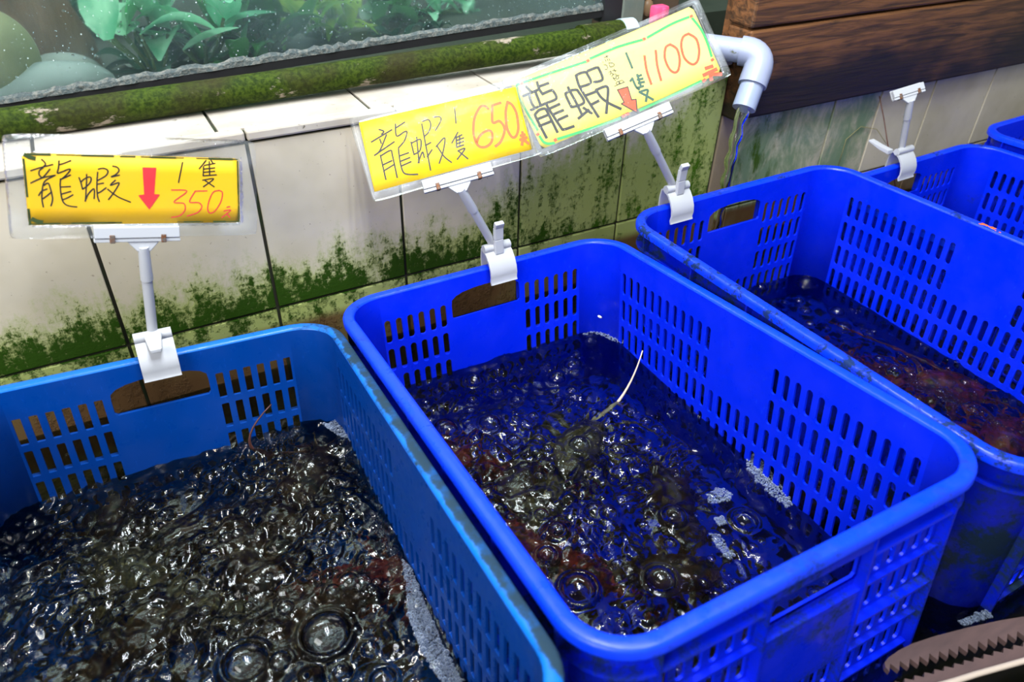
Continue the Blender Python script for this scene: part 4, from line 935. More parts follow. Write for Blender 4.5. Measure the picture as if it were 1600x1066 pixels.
CARDS = {1:{'B':[0.0073,0.822,-0.3875],'u':[0.9753,0.028,-0.2191],'v':[0.2072,0.2279,0.9514],'n':[0.0766,-0.9733,0.2164],'paper':[[-0.0974,0.0816],[0.1067,0.0827],[0.107,0.0107],[-0.098,0.0107]],'lam':[[-0.1121,0.0998],[0.1256,0.1033],[0.1258,-0.0043],[-0.1151,-0.0033]],'strokes':[('black_lettering','ink',0.00093,[[[-0.0812,0.0756],[-0.0793,0.0736],[-0.0783,0.0712],[-0.0797,0.0694]],[[-0.0913,0.0646],[-0.0825,0.0679],[-0.0722,0.071]],[[-0.0807,0.0676],[-0.084,0.0648],[-0.0847,0.0609],[-0.0831,0.0585]],[[-0.0751,0.0664],[-0.0792,0.061],[-0.0819,0.0581]],[[-0.0924,0.0527],[-0.0822,0.0578],[-0.071,0.0605]],[[-0.071,0.0605],[-0.0794,0.0554],[-0.0823,0.0504],[-0.084,0.0418],[-0.0844,0.0354],[-0.0839,0.0289]],[[-0.0814,0.0504],[-0.0787,0.0525],[-0.077,0.0511],[-0.0754,0.0411],[-0.0755,0.0354],[-0.0773,0.03]],[[-0.0868,0.0404],[-0.084,0.0446],[-0.0792,0.0468]],[[-0.0835,0.0372],[-0.0795,0.0404],[-0.0755,0.044]],[[-0.0665,0.0747],[-0.0676,0.0676],[-0.069,0.063],[-0.067,0.063],[-0.0586,0.0668],[-0.0578,0.0654],[-0.0616,0.0607],[-0.065,0.0574]],[[-0.067,0.0708],[-0.0625,0.0724],[-0.0564,0.0752]],[[-0.067,0.0563],[-0.0624,0.0585],[-0.0578,0.0609]],[[-0.0666,0.057],[-0.0675,0.0513],[-0.0676,0.0419],[-0.0666,0.0347],[-0.064,0.031],[-0.0597,0.0294],[-0.0547,0.0288]],[[-0.0673,0.0489],[-0.0588,0.0494]],[[-0.0669,0.0419],[-0.0588,0.0445]],[[-0.0665,0.0361],[-0.0622,0.038],[-0.0572,0.0411]],[[-0.0504,0.0584],[-0.0492,0.0537],[-0.0481,0.0468]],[[-0.0489,0.0541],[-0.0461,0.057],[-0.0414,0.0593],[-0.0396,0.0579],[-0.0408,0.0538],[-0.044,0.0501],[-0.0481,0.0468]],[[-0.0434,0.0619],[-0.0441,0.0538],[-0.0465,0.0347]],[[-0.0468,0.0347],[-0.0433,0.0421],[-0.0384,0.0473],[-0.0376,0.0451],[-0.0385,0.0373]],[[-0.0333,0.0642],[-0.0345,0.0554],[-0.0352,0.0466],[-0.0351,0.0392],[-0.034,0.0344]],[[-0.0324,0.0674],[-0.0284,0.0683],[-0.0249,0.0673],[-0.0239,0.0647],[-0.0263,0.0607],[-0.0335,0.0561]],[[-0.0341,0.0521],[-0.0288,0.0533]],[[-0.0344,0.043],[-0.0314,0.0448],[-0.0268,0.0485]],[[-0.019,0.0709],[-0.0151,0.0697],[-0.0136,0.0664],[-0.0169,0.0623],[-0.0214,0.0597],[-0.0136,0.0617]],[[-0.0176,0.0564],[-0.0227,0.0511],[-0.0145,0.0539],[-0.0165,0.049],[-0.0209,0.0423],[-0.0253,0.0363]],[[-0.0253,0.047],[-0.0203,0.0423],[-0.0145,0.0382],[-0.0049,0.0337]],[[0.0484,0.0765],[0.0434,0.0551]],[[0.0724,0.0793],[0.0652,0.0703]],[[0.0696,0.0727],[0.0689,0.0629]],[[0.0705,0.074],[0.0817,0.0766]],[[0.07,0.0701],[0.0812,0.0716]],[[0.0699,0.0665],[0.0811,0.068]],[[0.0689,0.0626],[0.0827,0.0641]],[[0.0757,0.0782],[0.0757,0.0631]],[[0.0775,0.08],[0.0795,0.0767]],[[0.0682,0.0579],[0.0798,0.0596],[0.0688,0.0508]],[[0.0707,0.0576],[0.08,0.0509]]]),('red_price','red1',0.00081,[[[0.0359,0.0469],[0.0516,0.0458],[0.0378,0.0341],[0.0477,0.0324],[0.0487,0.0252],[0.0429,0.0189],[0.0345,0.0171]],[[0.0601,0.0459],[0.0724,0.0463]],[[0.0601,0.0459],[0.0537,0.0342],[0.063,0.0333],[0.0663,0.0287],[0.0617,0.0224],[0.0505,0.0184]],[[0.0851,0.047],[0.0886,0.0443],[0.0865,0.0342],[0.0801,0.0241],[0.0747,0.0217],[0.0723,0.026],[0.0743,0.036],[0.079,0.0451],[0.0851,0.047]],[[0.0929,0.0283],[0.0962,0.029]],[[0.0898,0.024],[0.097,0.0249],[0.0873,0.0166]],[[0.0924,0.0212],[0.0959,0.0165]]])],'arrow':[[0.0087,0.0702],[0.022,0.0702],[0.0186,0.0423],[0.0242,0.042],[0.0129,0.0258],[0.0029,0.041],[0.0087,0.0419]]},2:{'B':[0.3892,0.823,-0.3976],'u':[0.9609,-0.2138,0.1758],'v':[-0.008,0.6135,0.7897],'n':[-0.2767,-0.7602,0.5878],'paper':[[-0.1006,0.1004],[0.1085,0.0951],[0.1055,0.0106],[-0.1074,0.0106]],'lam':[[-0.1119,0.1091],[0.129,0.1044],[0.1173,0.0015],[-0.1121,-0.0024]],'strokes':[('black_lettering','ink',0.00108,[[[-0.0788,0.0853],[-0.0736,0.0815],[-0.0773,0.0786]],[[-0.0925,0.0726],[-0.0633,0.0808]],[[-0.0813,0.0733],[-0.0811,0.0677]],[[-0.0717,0.0763],[-0.0855,0.0593],[-0.0939,0.0552]],[[-0.0939,0.0552],[-0.0648,0.0653]],[[-0.0567,0.0867],[-0.0597,0.0716],[-0.0486,0.0742],[-0.0456,0.0727],[-0.0519,0.0632],[-0.062,0.0563]],[[-0.0583,0.0815],[-0.0447,0.0859]],[[-0.0866,0.0533],[-0.0889,0.0222]],[[-0.0851,0.0529],[-0.0724,0.0559],[-0.072,0.0494],[-0.0744,0.0207]],[[-0.0872,0.0408],[-0.0747,0.043]],[[-0.087,0.0336],[-0.0741,0.0373]],[[-0.0624,0.0548],[-0.0651,0.0381],[-0.065,0.0253],[-0.06,0.0208],[-0.0482,0.0176]],[[-0.0627,0.0462],[-0.0513,0.0471]],[[-0.0639,0.0393],[-0.0516,0.0408]],[[-0.065,0.0333],[-0.0517,0.0353]],[[-0.0443,0.0596],[-0.0453,0.0432]],[[-0.044,0.0579],[-0.0316,0.0595],[-0.0363,0.0464],[-0.0453,0.0432]],[[-0.0356,0.0637],[-0.0422,0.0312]],[[-0.0433,0.0315],[-0.0341,0.0434],[-0.0338,0.0361]],[[-0.0243,0.0783],[-0.0262,0.0612],[-0.0307,0.0185]],[[-0.0226,0.081],[-0.0145,0.0813],[-0.0136,0.0739],[-0.0192,0.0658],[-0.026,0.062]],[[-0.0279,0.0505],[-0.0201,0.0525]],[[-0.0299,0.0359],[-0.0213,0.0432]],[[-0.0069,0.0826],[0.0,0.0816],[0.0009,0.0766],[-0.0099,0.0658]],[[-0.015,0.0455],[-0.0011,0.0539],[-0.0074,0.0387],[-0.0174,0.0241]],[[-0.0138,0.0468],[-0.0089,0.0311],[-0.0019,0.0212]],[[0.0228,0.0886],[0.0185,0.068]],[[0.0174,0.0563],[0.0058,0.0449]],[[0.0138,0.0524],[0.0102,0.0381]],[[0.0131,0.0502],[0.0217,0.0519]],[[0.0123,0.0464],[0.0229,0.0476]],[[0.0116,0.0425],[0.0215,0.0432]],[[0.0107,0.038],[0.0201,0.0387]],[[0.0185,0.052],[0.0145,0.0378]],[[0.0104,0.0332],[0.0203,0.0338],[0.0065,0.023]],[[0.0116,0.0321],[0.0199,0.0203]]]),('orange_price','orange',0.00217,[[[0.0648,0.0754],[0.0613,0.0803],[0.0548,0.0804],[0.0439,0.0687],[0.0374,0.0527],[0.0364,0.0385],[0.0398,0.0311],[0.0474,0.0291],[0.0561,0.0333],[0.0603,0.0435],[0.0574,0.0483],[0.0498,0.0478],[0.042,0.0434],[0.0379,0.0381]],[[0.071,0.0787],[0.0828,0.0794]],[[0.071,0.0787],[0.0651,0.0576],[0.074,0.0569],[0.078,0.0486],[0.0753,0.0396],[0.0675,0.0303],[0.0598,0.0266]],[[0.092,0.0782],[0.0858,0.066],[0.0814,0.0461],[0.0841,0.0332],[0.0897,0.0326],[0.096,0.0423],[0.0992,0.061],[0.097,0.0729],[0.092,0.0782]],[[0.0961,0.0317],[0.1019,0.0318]],[[0.0998,0.0356],[0.098,0.0272],[0.0942,0.02]],[[0.0937,0.0267],[0.1031,0.0275]],[[0.0985,0.0262],[0.1031,0.0193]]])],'arrow':None},3:{'B':[0.6475,0.79,-0.3525],'u':[0.9459,-0.1472,0.2892],'v':[-0.1199,0.6696,0.733],'n':[-0.3016,-0.728,0.6157],'paper':[[-0.1416,0.1153],[0.1374,0.1172],[0.1373,0.016],[-0.1392,0.016]],'lam':[[-0.1527,0.122],[0.1497,0.1256],[0.1486,0.0068],[-0.1472,0.0057]],'strokes':[('black_lettering','ink',0.00263,[[[-0.1231,0.1017],[-0.1203,0.0943]],[[-0.1323,0.0914],[-0.1113,0.0919]],[[-0.124,0.0903],[-0.1257,0.0798],[-0.1246,0.0713]],[[-0.1144,0.0907],[-0.1153,0.0737]],[[-0.1308,0.0701],[-0.1095,0.0712]],[[-0.1067,0.102],[-0.1079,0.0924],[-0.1066,0.0844]],[[-0.1059,0.0955],[-0.0928,0.0951]],[[-0.1066,0.0844],[-0.0956,0.0848],[-0.0914,0.0831],[-0.0915,0.0719],[-0.1063,0.0712]],[[-0.1271,0.063],[-0.1285,0.0586],[-0.1268,0.0282]],[[-0.1271,0.063],[-0.1207,0.066],[-0.1124,0.065],[-0.1108,0.0588],[-0.1097,0.0297]],[[-0.1286,0.0556],[-0.1122,0.0556]],[[-0.1293,0.046],[-0.1129,0.046]],[[-0.1063,0.0712],[-0.1074,0.0648],[-0.1025,0.0342],[-0.1003,0.0295],[-0.0856,0.0283]],[[-0.1039,0.0627],[-0.091,0.0633]],[[-0.1043,0.0536],[-0.0897,0.0537]],[[-0.1037,0.044],[-0.0875,0.0447]],[[-0.07,0.0799],[-0.0701,0.0756]],[[-0.0769,0.0734],[-0.0687,0.0744],[-0.0608,0.0724],[-0.0593,0.0686],[-0.0584,0.0527],[-0.0755,0.0529],[-0.0772,0.0561],[-0.0777,0.0687],[-0.0769,0.0734]],[[-0.0701,0.0756],[-0.0685,0.0556],[-0.0682,0.0398]],[[-0.0746,0.0356],[-0.0569,0.0408]],[[-0.0621,0.0461],[-0.0551,0.035]],[[-0.053,0.0904],[-0.0549,0.0768],[-0.0531,0.0586],[-0.0484,0.0273]],[[-0.053,0.0904],[-0.0457,0.0912],[-0.0387,0.0896],[-0.0378,0.0861],[-0.0384,0.0738],[-0.0537,0.0738]],[[-0.0516,0.0605],[-0.0384,0.06]],[[-0.0513,0.046],[-0.0386,0.047]],[[-0.0353,0.0901],[-0.022,0.0897],[-0.0198,0.0863],[-0.0213,0.0718],[-0.0338,0.0726]],[[-0.0355,0.062],[-0.0222,0.0616],[-0.0197,0.0574],[-0.0266,0.0439],[-0.036,0.0277]],[[-0.0355,0.062],[-0.0337,0.0506],[-0.0274,0.0392],[-0.0152,0.0254]]]),('small_black_writing','ink',0.00073,[[[-0.0064,0.0982],[-0.0003,0.0985]],[[-0.0027,0.1003],[-0.0025,0.0967]],[[-0.0063,0.0955],[-0.0062,0.0928]],[[-0.0032,0.0952],[-0.0032,0.0922]],[[-0.0007,0.0946],[-0.0008,0.0912]],[[-0.0032,0.0893],[-0.0041,0.0834],[0.0018,0.0832],[0.0019,0.0863],[-0.0032,0.0893]],[[-0.0109,0.0933],[-0.0103,0.0931]],[[-0.0108,0.0897],[-0.0081,0.0877],[-0.0077,0.0844],[-0.0097,0.0821],[-0.0121,0.083]],[[-0.0031,0.0776],[0.0016,0.0757]],[[-0.0006,0.0789],[-0.0003,0.0747]],[[-0.0093,0.077],[-0.0057,0.0778],[-0.0086,0.0736]],[[-0.0068,0.0755],[-0.0044,0.0728],[-0.0081,0.0707]],[[-0.0055,0.0723],[-0.0009,0.0713],[-0.0038,0.0662],[-0.0071,0.0689]],[[-0.0069,0.0675],[-0.0052,0.0632]],[[-0.0016,0.0689],[0.0027,0.0681]],[[0.0007,0.0698],[0.0001,0.0646],[-0.0033,0.0651]],[[-0.0095,0.0569],[0.0058,0.0569]],[[-0.0065,0.0593],[-0.0047,0.0572],[-0.0019,0.0583],[-0.0028,0.0613],[-0.0065,0.0593]],[[-0.0012,0.0607],[0.0035,0.0601],[0.0039,0.0568],[-0.0005,0.0573],[-0.0012,0.0607]]]),('dark_green_lettering','dgreen',0.00218,[[[0.0246,0.0924],[0.0238,0.0707]],[[0.018,0.0573],[0.0137,0.055]],[[0.0177,0.0547],[0.0177,0.0448],[0.0201,0.0398]],[[0.0253,0.057],[0.0313,0.0569]],[[0.0237,0.0527],[0.0311,0.0515]],[[0.023,0.0481],[0.0311,0.0466]],[[0.0264,0.0593],[0.0243,0.043]],[[0.0186,0.0427],[0.0275,0.0417]],[[0.0189,0.0363],[0.0308,0.035],[0.0268,0.0285],[0.0221,0.0214]],[[0.0189,0.0363],[0.0257,0.028],[0.032,0.0196]]]),('orange_price','orange3',0.00236,[[[0.0467,0.0789],[0.0412,0.0597],[0.0391,0.0402]],[[0.0645,0.0796],[0.0576,0.0598],[0.0541,0.0397]],[[0.087,0.08],[0.0791,0.0782],[0.0719,0.0653],[0.0715,0.0496],[0.0762,0.042],[0.0829,0.0438],[0.0903,0.0555],[0.093,0.0703],[0.087,0.08]],[[0.1169,0.0834],[0.1081,0.0824],[0.1003,0.0719],[0.0975,0.0549],[0.1037,0.0428],[0.1126,0.0442],[0.1209,0.0568],[0.1237,0.0727],[0.1169,0.0834]]]),('orange_currency_mark','orange3',0.00327,[[[0.1191,0.0302],[0.1284,0.0294]],[[0.1125,0.0228],[0.1315,0.0233]],[[0.1221,0.0238],[0.1195,0.0129]],[[0.122,0.02],[0.1348,0.0145]]]),('green_border','green',0.00236,[[[-0.1236,0.1084],[-0.0949,0.1073],[-0.062,0.105],[-0.0312,0.1026]],[[-0.0246,0.1044],[0.0158,0.1048],[0.0535,0.1009]],[[0.0617,0.101],[0.0998,0.105],[0.1267,0.1044]],[[0.1308,0.1005],[0.1356,0.0804],[0.1355,0.06],[0.1333,0.0427]],[[0.1055,0.0164],[0.0575,0.0146],[0.009,0.0132]],[[-0.0219,0.0137],[-0.0665,0.0166],[-0.1134,0.0206]],[[-0.1303,0.1085],[-0.1349,0.1071],[-0.1385,0.0931],[-0.1365,0.0657],[-0.1337,0.0424]],[[-0.1347,0.0329],[-0.133,0.0244],[-0.1284,0.0198],[-0.1205,0.0174]]]),('orange_dots','orange3',0.00254,[[[-0.1281,0.1078],[-0.1263,0.108]],[[-0.0302,0.1028],[-0.0283,0.103]],[[0.0555,0.1008],[0.0574,0.1009]],[[0.1296,0.104],[0.1316,0.1041]],[[0.1313,0.0371],[0.1335,0.0376]],[[0.1083,0.0153],[0.1111,0.0162]],[[-0.0106,0.0153],[-0.0083,0.0152]],[[-0.0166,0.0148],[-0.0142,0.015]],[[-0.1177,0.0206],[-0.1157,0.0209]],[[-0.1369,0.0365],[-0.135,0.0368]]])],'arrow':[[-0.0082,0.0508],[0.0068,0.0491],[0.0042,0.0306],[0.0103,0.029],[0.0038,0.0116],[-0.0113,0.0312],[-0.0069,0.0316]]}}
# ------------------------------------------------------------------ price cards and their clips
M_ink = plain('black_marker', (.012, .012, .014), .45)
INK = {'ink': M_ink, 'red1': plain('red_marker', srgb(232, 52, 62), .45), 'orange': plain('orange_marker', srgb(255, 96, 16), .45), 'orange3': plain('orange_red_marker', srgb(248, 78, 34), .45), 'green': plain('green_marker', srgb(38, 168, 78), .45), 'dgreen': plain('dark_green_marker', srgb(44, 84, 66), .45), 'edge': plain('dark_edge_marker', srgb(58, 78, 26), .6)}
def paper_mat(name, c):
    t = NT(name); t.set(base=c, rough=.55); return t.m
PAPER = {1: paper_mat('orange_yellow_paper', (1.0, .58, .0)), 2: paper_mat('deep_yellow_paper', (1.0, .64, .0)), 3: paper_mat('lemon_paper', (1.0, .86, .18))}
def lam_mat(name, haze, gloss):
    t = NT(name); n = t.n; l = t.l
    tr = n.new('ShaderNodeBsdfTransparent'); tr.inputs[0].default_value = (.97, .98, .99, 1)
    gl = n.new('ShaderNodeBsdfGlossy'); gl.inputs['Roughness'].default_value = .08; df_ = n.new('ShaderNodeBsdfDiffuse'); df_.inputs[0].default_value = (.82, .87, .92, 1)
    lw = n.new('ShaderNodeFresnel'); lw.inputs['IOR'].default_value = 1.5
    bp = n.new('ShaderNodeBump'); bp.inputs['Strength'].default_value = .35; bp.inputs['Distance'].default_value = .004
    l.new(t.noise(t.pos(), 42, 4, .6, .5), bp.inputs['Height']); l.new(bp.outputs[0], gl.inputs['Normal']); l.new(bp.outputs[0], lw.inputs['Normal'])
    m1 = n.new('ShaderNodeMixShader'); l.new(t.map(t.noise(t.pos(), 18, 3, .5), .35, .7, haze * .2, haze), m1.inputs[0]); l.new(tr.outputs[0], m1.inputs[1]); l.new(df_.outputs[0], m1.inputs[2])
    m2 = n.new('ShaderNodeMixShader'); l.new(t.math('MULTIPLY', lw.outputs[0], gloss), m2.inputs[0]); l.new(m1.outputs[0], m2.inputs[1]); l.new(gl.outputs[0], m2.inputs[2])
    l.new(m2.outputs[0], n['Material Output'].inputs[0]); return t.m
M_lam = lam_mat('clear_laminate', .015, .30); M_margin = lam_mat('clear_laminate_margin', .13, .6)
BEND = {1: .55, 2: -.5, 3: .35}
def card(k, label, roundp):
    c = CARDS[k]; u, v, n = (Vector(c[q]) for q in 'uvn'); u = u.normalized(); n = n.normalized(); v = n.cross(u)
    root = empty('price_card', P(*c['B']), label, 'sign', None)
    Mx = Matrix(((u.x, v.x, n.x, 0), (u.y, v.y, n.y, 0), (u.z, v.z, n.z, 0), (0, 0, 0, 1))); root.matrix_world = Matrix.Translation(P(*c['B'])) @ Mx
    bend = BEND[k]
    def pt(x, y, d): 
        b = bend * max(0, abs(x) - .04) ** 2 * (1 if x < 0 or k != 1 else .4)
        return (x, y, d + b)
    def sheet(q, nu, nv, d, rc):
        (BLx, BLy), (BRx, BRy) = q[3], q[2]; (TLx, TLy), (TRx, TRy) = q[0], q[1]
        vs = []; fs = []; w_ = BRx - BLx
        for i in range(nu + 1):
            s_ = i / nu
            e = min(s_, 1 - s_) * w_; ins = rc - math.sqrt(max(0, rc * rc - (rc - e) ** 2)) if e < rc else 0
            for j in range(nv + 1):
                t_ = j / nv; yb = BLy + (BRy - BLy) * s_ + ins; yt = TLy + (TRy - TLy) * s_ - ins
                xb = BLx + (BRx - BLx) * s_; xt = TLx + (TRx - TLx) * s_
                vs.append(pt(xb + (xt - xb) * t_, yb + (yt - yb) * t_, d))
        for i in range(nu):
            for j in range(nv): a = i * (nv + 1) + j; fs.append((a, a + nv + 1, a + nv + 2, a + 1))
        return vs, fs
    vs, fs = sheet(c['paper'], 60, 4, 0, roundp); pap = o = mesh_obj('paper', vs, fs, PAPER[k], root, True); m = o.modifiers.new('thick', 'SOLIDIFY'); m.thickness = .0003
    vs, fs = sheet(c['paper'], 60, 4, .0009, roundp); o = mesh_obj('laminate', vs, fs, M_lam, root, True); o['label'] = 'clear glossy laminate'
    # clear margin around the paper
    vs = []; fs = []; per = 60; out_ = []; inn = []
    q = [Vector(x) for x in c['lam']]; w = [Vector(x) for x in c['paper']]
    for e in range(4):
        for i in range(per // 2):
            t_ = i / (per // 2); a = q[e].lerp(q[(e + 1) % 4], t_); b = w[e].lerp(w[(e + 1) % 4], t_)
            rc = .12; kk = max(0, rc - t_, t_ - (1 - rc)) / rc; a = a.lerp(b, .12 * kk * kk * kk); out_.append(a); inn.append(b)
    n_ = len(out_)
    for ring in (out_, [a.lerp(b, .5) for a, b in zip(out_, inn)], inn):
        for a in ring: vs.append(pt(a.x, a.y, .0005))
    for r_ in range(2):
        for i in range(n_): j = (i + 1) % n_; fs.append((r_ * n_ + i, r_ * n_ + j, (r_ + 1) * n_ + j, (r_ + 1) * n_ + i))
    o = mesh_obj('laminate_margin', vs, fs, M_margin, root, True); o['label'] = 'clear hazy plastic margin'; m = o.modifiers.new('thick', 'SOLIDIFY'); m.thickness = .0003
    def smooth_line(p):
        if len(p) < 3: 
            a, b = Vector(p[0]), Vector(p[-1]); nn = max(2, int((b - a).length / .004)); return [a.lerp(b, i / nn) for i in range(nn + 1)]
        out = []; q = [Vector(x) for x in p]
        for i in range(len(q) - 1):
            p0, p1, p2, p3 = q[max(0, i - 1)], q[i], q[i + 1], q[min(len(q) - 1, i + 2)]
            for s_ in range(6):
                t_ = s_ / 6; T = .95
                m1 = (p2 - p0) * T * .5; m2 = (p3 - p1) * T * .5
                out.append((2 * t_ ** 3 - 3 * t_ ** 2 + 1) * p1 + (t_ ** 3 - 2 * t_ ** 2 + t_) * m1 + (-2 * t_ ** 3 + 3 * t_ ** 2) * p2 + (t_ ** 3 - t_ ** 2) * m2)
        return out + [q[-1]]
    def ribbon(mb, line, w_, d):
        vs = []; fs = []; nn = len(line)
        for i, p in enumerate(line):
            t_ = (line[min(i + 1, nn - 1)] - line[max(i - 1, 0)]); t_ = t_.normalized() if t_.length > 0 else Vector((1, 0)); s_ = Vector((-t_.y, t_.x)) * w_ / 2
            e = Vector((0, 0)) if 0 < i < nn - 1 else t_ * (w_ * .35 * (1 if i else -1))
            a = p + s_ + e; b = p - s_ + e; vs += [pt(a.x, a.y, d), pt(b.x, b.y, d)]
        for i in range(nn - 1): fs.append((2 * i, 2 * i + 1, 2 * i + 3, 2 * i + 2))
        mb.add(vs, fs)
    for si, (nm, mk, w_, lines) in enumerate(c['strokes']):
        mb = MB()
        for li, p in enumerate(lines): ribbon(mb, smooth_line(p), w_ * {1: 1.45, 2: 1.8, 3: 1.5}[k], .00022 + .00004 * si + .000012 * (li % 5))
        mb.build(nm, INK[mk], pap)
    if c['arrow']:
        def poly(pts, d, mat, nm):
            vs = [pt(x, y, d) for x, y in pts]; mesh_obj(nm, vs, [tuple(range(len(pts)))], mat, pap)
        poly(c['arrow'], .0004, INK['red1'] if k == 1 else INK['orange3'], 'red_arrow')
        if k == 3:
            mb = MB(); q = [Vector(p) for p in c['arrow'] + c['arrow'][:1]]
            for i in range(len(q) - 1): ribbon(mb, [q[i], q[i].lerp(q[i + 1], .5), q[i + 1]], .0015, .00052)
            mb.build('arrow_outline', M_ink, pap)
    if k == 1:     # worn dark edge of the card
        q = [Vector(p) for p in c['paper']]; r = random.Random(5); mb = MB()
        for a, b, sgn in ((q[0], q[1], -1), (q[3], q[2], 1), (q[0], q[3], 1), (q[1], q[2], -1)):
            d = (b - a); L_ = d.length; d.normalize(); nn = Vector((-d.y, d.x)); nn = nn if nn.dot((q[0] + q[2]) / 2 - a) > 0 else -nn
            for _ in range(12 if L_ > .12 else 6):
                s0 = r.uniform(0, L_ * .9); l_ = r.uniform(.008, .03); s1 = min(L_ - .001, s0 + l_); w_ = r.uniform(.0006, .0022)
                ribbon(mb, [a + d * s0 + nn * .0012, a + d * (s0 + s1) / 2 + nn * .0012, a + d * s1 + nn * .0012], w_, .0003)
        for cx, cy in ((q[3] + Vector((.007, .004)), 0), (q[0] + Vector((.006, -.004)), 0)): ribbon(mb, [cx + Vector((-.003, .002)), cx, cx + Vector((.004, -.001))], .004, .0003)
        mb.build('dark_worn_edge', INK['edge'], pap)
    return root, Mx
card(1, 'orange yellow laminated price card reading 350, above the front left crate', .004)
card(2, 'deep yellow laminated price card reading 650, partly behind the lemon card', .0005)
card(3, 'lemon yellow laminated price card reading 1100 with green dashed border, tilted', .006)

def clip(Mc, lx, top, barM, bar_w, label, lever, pole_r=.0058, bar_h=.0165, neck=0.0):
    """Mc crate matrix, lx place along its back rim, top = where the pole ends, barM = frame of the holder bar"""
    base = Mc @ Vector((lx, CL / 2 - .006, 0)); R3_ = Mc.to_3x3()
    root = empty('card_clip', base, label, 'clip', 'white card clips on the crate rims'); root.matrix_world = Matrix.Translation(base) @ R3_.to_4x4()
    inv = root.matrix_world.inverted(); hw = .0205
    # front jaw: a curved plate over the inside of the rim
    prof = [(-.004, .0225), (-.010, .0185), (-.017, .010), (-.0215, .000), (-.0225, -.010), (-.0205, -.018), (-.0225, -.0225)]
    def plate(name, prof, th, w_):
        vs = []; fs = []; n = len(prof)
        for s_ in (-1, 1):
            for q, (y, z) in enumerate(prof):
                a = Vector(prof[max(0, q - 1)]); b = Vector(prof[min(n - 1, q + 1)]); t_ = (b - a).normalized(); nn = Vector((-t_.y, t_.x)) * th / 2
                vs += [(s_ * w_, y + nn.x, z + nn.y), (s_ * w_, y - nn.x, z - nn.y)]
        m = 2 * n
        for q in range(n - 1):
            a = 2 * q; fs += [(a, a + 2, m + a + 2, m + a), (a + 3, a + 1, m + a + 1, m + a + 3), (a, a + 1, a + 3, a + 2), (m + a + 2, m + a + 3, m + a + 1, m + a)]
        fs += [(0, m, m + 1, 1), (2 * n - 2, 2 * n - 1, m + 2 * n - 1, m + 2 * n - 2)]
        o = MB().add(vs, fs).build(name, M_white, root, auto=.7); return o
    plate('front_jaw', prof, .003, hw)
    plate('back_jaw', [(.002, .0255), (.009, .022), (.0115, .010), (.0125, -.004), (.0115, -.018)], .0028, hw * .9)
    MB().tube([(-hw, -.003, .0265), (hw, -.003, .0265)], .0062, 16).build('hinge_barrel', M_white, root, auto=.7)
    mb = MB()
    if lever == 'up':
        w_ = .0068
        for (y0, z0, y1, z1) in ((-.010, .018, -.0105, .040), (-.0105, .040, -.0125, .058), (-.0125, .058, -.017, .0665)):
            d = Vector((0, y1 - y0, z1 - z0)); nn = Vector((0, -d.z, d.y)).normalized() * .0034
            vs = [Vector((s_ * w_, y, z)) + q * nn for (y, z) in ((y0, z0), (y1, z1)) for s_ in (-1, 1) for q in (-1, 1)]
            mb.add(vs, [(0, 1, 3, 2), (4, 6, 7, 5), (0, 4, 5, 1), (2, 3, 7, 6), (0, 2, 6, 4), (1, 5, 7, 3)])
    elif lever == 'forward':
        vs = [(-.010, -.004, .033), (.0105, -.004, .033), (.0105, -.004, .028), (-.010, -.004, .028), (-.0065, -.030, .0215), (.0065, -.030, .0215), (.0055, -.030, .0165), (-.0055, -.030, .0165)]
        mb.add(vs, [(0, 1, 2, 3), (7, 6, 5, 4), (0, 4, 5, 1), (1, 5, 6, 2), (2, 6, 7, 3), (3, 7, 4, 0)])
    else:
        vs = []
        for y, z, h in ((.004, .026, .004), (.016, .034, .0035), (.030, .046, .002)):
            for x in (-.0295, -.0165): vs += [(x - y * 1.1, y, z - h), (x - y * 1.1, y, z + h)]
        mb.add(vs, [(0, 1, 3, 2), (8, 10, 11, 9), (0, 4, 5, 1), (4, 8, 9, 5), (2, 3, 7, 6), (6, 7, 11, 10), (1, 5, 7, 3), (5, 9, 11, 7), (0, 2, 6, 4), (4, 6, 10, 8)])
    mb.build('lever', M_white, root, bevel=.0012)
    # pole in two sleeves
    p0 = Vector((0, .002, .022)); p1 = inv @ (barM @ Vector((neck, -.0135, 0))); d = (p1 - p0)
    a = p0 + d * .68
    po = MB().tube([p0, a], pole_r, 14).build('pole', M_white, root, auto=.7)
    MB().tube([a - d * .012, a + d * .02, a + d * .30, p1 + d * .02], [pole_r * 1.16, pole_r * 1.16, pole_r * 1.02, pole_r * .95], 14).build('pole_sleeve', M_white, po, auto=.7)
    # holder bar: two strips, a neck and two rusty springs, all in the card's own plane
    L = inv @ barM
    mb = MB(); mb.box((-bar_w / 2, -.001, -.0012), (bar_w / 2, bar_h - .0055, .0052), L, bev=.0008); mb.box((-bar_w / 2 - .0006, -.0055, -.0036), (bar_w / 2 + .0006, -.0015, .0040), L, bev=.0008)
    mb.box((-bar_w / 2, -.003, -.0050), (bar_w / 2, bar_h - .004, -.0018), L, bev=.0006)
    hb = mb.build('holder_bar', M_white, root)
    MB().prism([(-.017, -.004), (.017, -.004), (.0135, -.0085), (.0065, -.0165), (-.0065, -.0165), (-.0135, -.0085)], .0052, L @ Matrix.Translation((neck, 0, 0))).build('neck', M_white, hb, bevel=.001)
    for s_ in (-1, 1):
        cx = s_ * bar_w * .30
        MB().box((cx - .0026, -.0062, -.0044), (cx + .0026, .0028, .0062), L, bev=.0008).build('rusty_spring', M_rust, hb)
    return root
def card_frame(k, du=0.0, dv=-.003):
    c = CARDS[k]; u, n = Vector(c['u']).normalized(), Vector(c['n']).normalized(); v = n.cross(u); o = P(*c['B']) + u * du + v * dv
    return Matrix(((u.x, v.x, n.x, o.x), (u.y, v.y, n.y, o.y), (u.z, v.z, n.z, o.z), (0, 0, 0, 1)))
